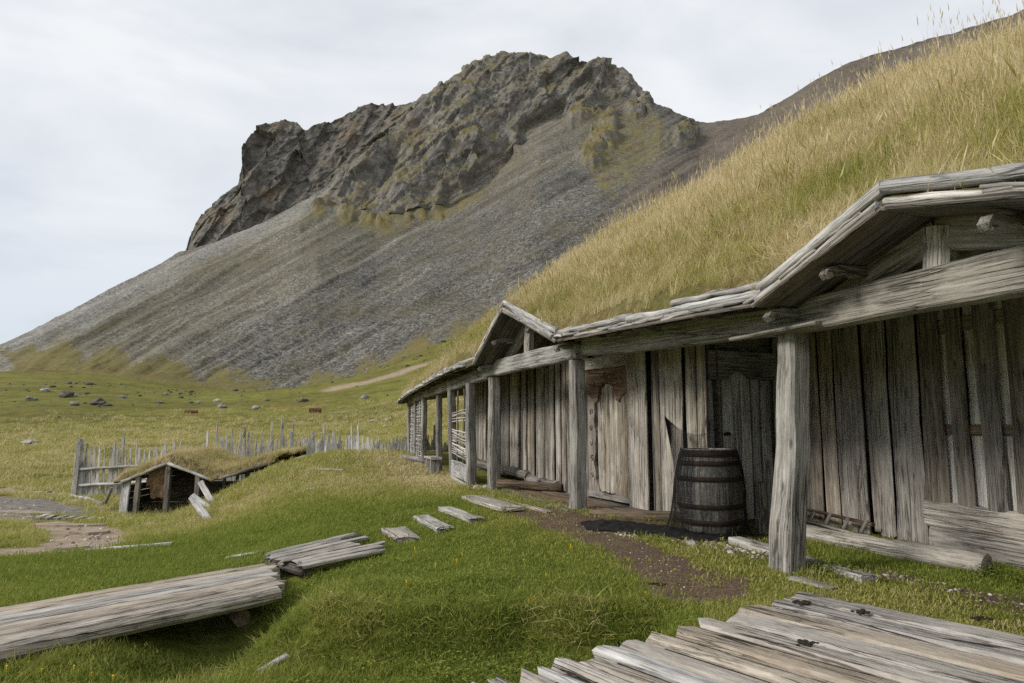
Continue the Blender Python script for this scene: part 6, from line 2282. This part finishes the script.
    ok &= ~((x > -12.6) & (x < -7.2) & (y > 20.6) & (y < 24.8))
    x, y, r = x[ok], y[ok], r[ok]
    m = len(x)
    z = gz(x, y)
    scl = (.5 + .018 * r) * rs.uniform(.5, 1.3, m) * (1 + .4 * nz2(x, y, .6, 9))
    scatter('meadow_grass', far, np.stack([x, y, z - .02], 1), rs.uniform(0, 6.28, m), rs.normal(size=(m, 2)) * .2, np.clip(scl, .3, 2.6), dryness(x, y) * .8 + .02,
            'olive meadow grass stretching from the fences to the foot of the scree', 'grass')

    # long straw grass on the longhouse roof
    n = 60000
    Y = 2.2 + (28 - 2.2) * rs.rand(n) ** 1.5
    d = .03 + 5.6 * rs.rand(n) ** .9
    x, y = roof_xy(Y, d)
    z = roof_z(Y, d) + (.15 * sstep(-.02, .14, d) + .012) + (nz2(x, y, 1.3, 3.3) * .16 + nz2(x, y, 4.5, 1.3) * .06) * sstep(0, .5, d)
    dead = sstep(.5, .05, d) * .65
    ok = rs.rand(n) > dead
    ok &= ~((d > 1.6) & (d < 5.0) & (rs.rand(n) < .12))
    x, y, z, Y, d = x[ok], y[ok], z[ok], Y[ok], d[ok]
    m = len(x)
    pat = nz2(x, y, .55, 3) * .42 + nz2(x, y, 1.8, 8) * .36 + nz2(x, y, 5.0, 1) * .2
    dry = .86 + pat + .12 * sstep(1.5, 4.0, d) - .20 * np.exp(-((d - 1.0) / .8) ** 2)
    dry = np.clip(dry, .36, 1)
    scl = rs.uniform(.45, 1.1, m) * (1 + .7 * (rs.rand(m) < .07)) * (.75 + .45 * sstep(.3, 2.5, d)) * (1 + .35 * nz2(x, y, 1.1, 2)) * (.9 + .012 * Y)
    til = np.stack([rs.normal(size=m) * .25 + .25 + .5 * sstep(.1, .5, nz2(x, y, .8, 12)), rs.normal(size=m) * .2], 1)
    scatter('roof_grass', straw, np.stack([x, y, z - .02], 1), nz2(x, y, .9, 4) * 4 + nz2(x, y, 2.7, 9) * 2 + rs.normal(size=m) * .7, til, np.clip(scl, .3, 1.6), dry,
            'long straw-coloured grass growing all over the longhouse turf roof', 'grass')
    # seed stalks standing along the ridge
    tall = [tuft_me('stalk', rnd, 3, .45, .85, .10, .0022, .35, seed_heads=3) for _ in range(4)]
    n = 520
    Y = 5.0 + 18 * rs.rand(n) ** 1.3
    d = rs.uniform(3.8, 5.5, n)
    x, y = roof_xy(Y, d)
    z = roof_z(Y, d) + .12
    scatter('roof_stalks', tall, np.stack([x, y, z], 1), rs.uniform(0, 6.28, n), rs.normal(size=(n, 2)) * .12, rs.uniform(.6, 1.1, n), np.full(n, .85),
            'tall thin seed stalks along the ridge of the turf roof', 'grass')

    # grass on the hut
    n = 5200
    X = rs.uniform(-12.05, -7.2, n)
    Yh = rs.uniform(20.95, 24.5, n)
    zb = np.interp(X, [-12.05, -11.6, -10.42, -9.1, -8.7, -7.3], [-.46, -.38, .14, -.38, -.30, .14]) + (Yh - 21) * .015
    zz = zb + (.20 + nz2(X, Yh, 2.0, 4) * .09 + nz2(X, Yh, 6, 2) * .05) * sstep(-.02, .2, np.minimum.reduce([X + 12.05, -7.0 - X, Yh - 21, 24.6 - Yh]))
    scatter('hut_grass', straw, np.stack([X, Yh, zz - .02], 1), rs.uniform(0, 6.28, n), rs.normal(size=(n, 2)) * .35, rs.uniform(.4, .9, n), np.clip(.82 + nz2(X, Yh, .9, 2) * .5, 0, 1),
            'dry brownish grass on the roof of the small turf hut', 'grass')

    # weeds: broad-leaved plants in the ditch and by the walkway
    weeds = []
    for _ in range(4):
        V, F = [], []
        for k in range(30):
            a = rnd.uniform(0, 6.28)
            r0 = rnd.uniform(.01, .09)
            h = rnd.uniform(.01, .07)
            L, w = rnd.uniform(.008, .016), rnd.uniform(.005, .009)
            c = Vector((r0 * math.cos(a), r0 * math.sin(a), h))
            dirv = Vector((math.cos(a), math.sin(a), rnd.uniform(-.4, .5))).normalized()
            sd = dirv.cross(Zv).normalized()
            q = len(V)
            V += [c - dirv * L, c + sd * w + Zv * .004, c + dirv * L, c - sd * w + Zv * .004]
            F.append((q, q + 1, q + 2, q + 3))
        weeds.append(mesh_py('weed', V, F))
    n = 1500
    x = rs.uniform(-2.4, 1.2, n)
    y = rs.uniform(3.9, 5.2, n)
    ok = (rs.rand(n) < sstep(-.1, .3, nz2(x, y, 1.4, 4)) * .9) & (y < 5.0)
    x, y = x[ok], y[ok]
    ex = np.concatenate([rs.normal(-2.55, .1, 40), rs.normal(2.62, .12, 40), rs.normal(2.35, .1, 30), rs.normal(4.0, .08, 30)])
    ey = np.concatenate([rs.normal(6.95, .12, 40), rs.normal(5.75, .12, 40), rs.normal(6.15, .1, 30), rs.normal(5.7, .12, 30)])
    lx_, ly_ = rs.uniform(-2.0, 2.4, 1400), rs.uniform(5.2, 9.5, 1400)
    lk = (rs.rand(1400) < sstep(.05, .4, nz2(lx_, ly_, 1.1, 14))) & (lx_ < np.interp(ly_, FY, FX) - .1) & (np.maximum.reduce(ground_masks(lx_, ly_)) < .2)
    x, y = np.concatenate([x, ex, lx_[lk]]), np.concatenate([y, ey, ly_[lk]])
    dx, dy = (x - 2.121) * .615 + (y - 5.128) * -.788, (x - 2.121) * -.788 + (y - 5.128) * -.615
    ok = ~((dx > .0) & (dy > -.02) & (dy < 3.2))
    x, y = x[ok], y[ok]
    m = len(x)
    scatter('weeds', weeds, np.stack([x, y, gz(x, y)], 1), rs.uniform(0, 6.28, m), rs.normal(size=(m, 2)) * .2, rs.uniform(.6, 1.3, m), np.full(m, .02),
            'low broad-leaved weeds in the ditch and beside the timbers', 'weeds')
    # yellow flower heads
    V, F = [], []
    for k in range(30):
        if k < 16:
            fx_, fy_ = rnd.uniform(-3.2, -1.9), rnd.uniform(3.9, 4.7)
        else:
            fx_, fy_ = rnd.uniform(-1.6, 1.0), rnd.uniform(5.2, 8.0)
        s = rnd.uniform(.006, .010)
        z = g1(fx_, fy_) + rnd.uniform(.03, .07)
        q = len(V)
        for j in range(6):
            V.append((fx_ + s * math.cos(j * 1.047), fy_ + s * math.sin(j * 1.047), z))
        V.append((fx_, fy_, z + s * .6))
        V.append((fx_, fy_, z - .05))
        F += [(q + j, q + (j + 1) % 6, q + 6) for j in range(6)] + [(q + (j + 1) % 6, q + j, q + 7) for j in (0, 2, 4)]
    k = NT('yellow_petal')
    k.b.inputs['Base Color'].default_value = (.72, .50, .02, 1)
    tag(place('flowers', mesh_py('flowers', V, F), k.m), 'tiny yellow flowers dotted over the lawn and ditch grass', 'flowers', kind='stuff')


build_grass()
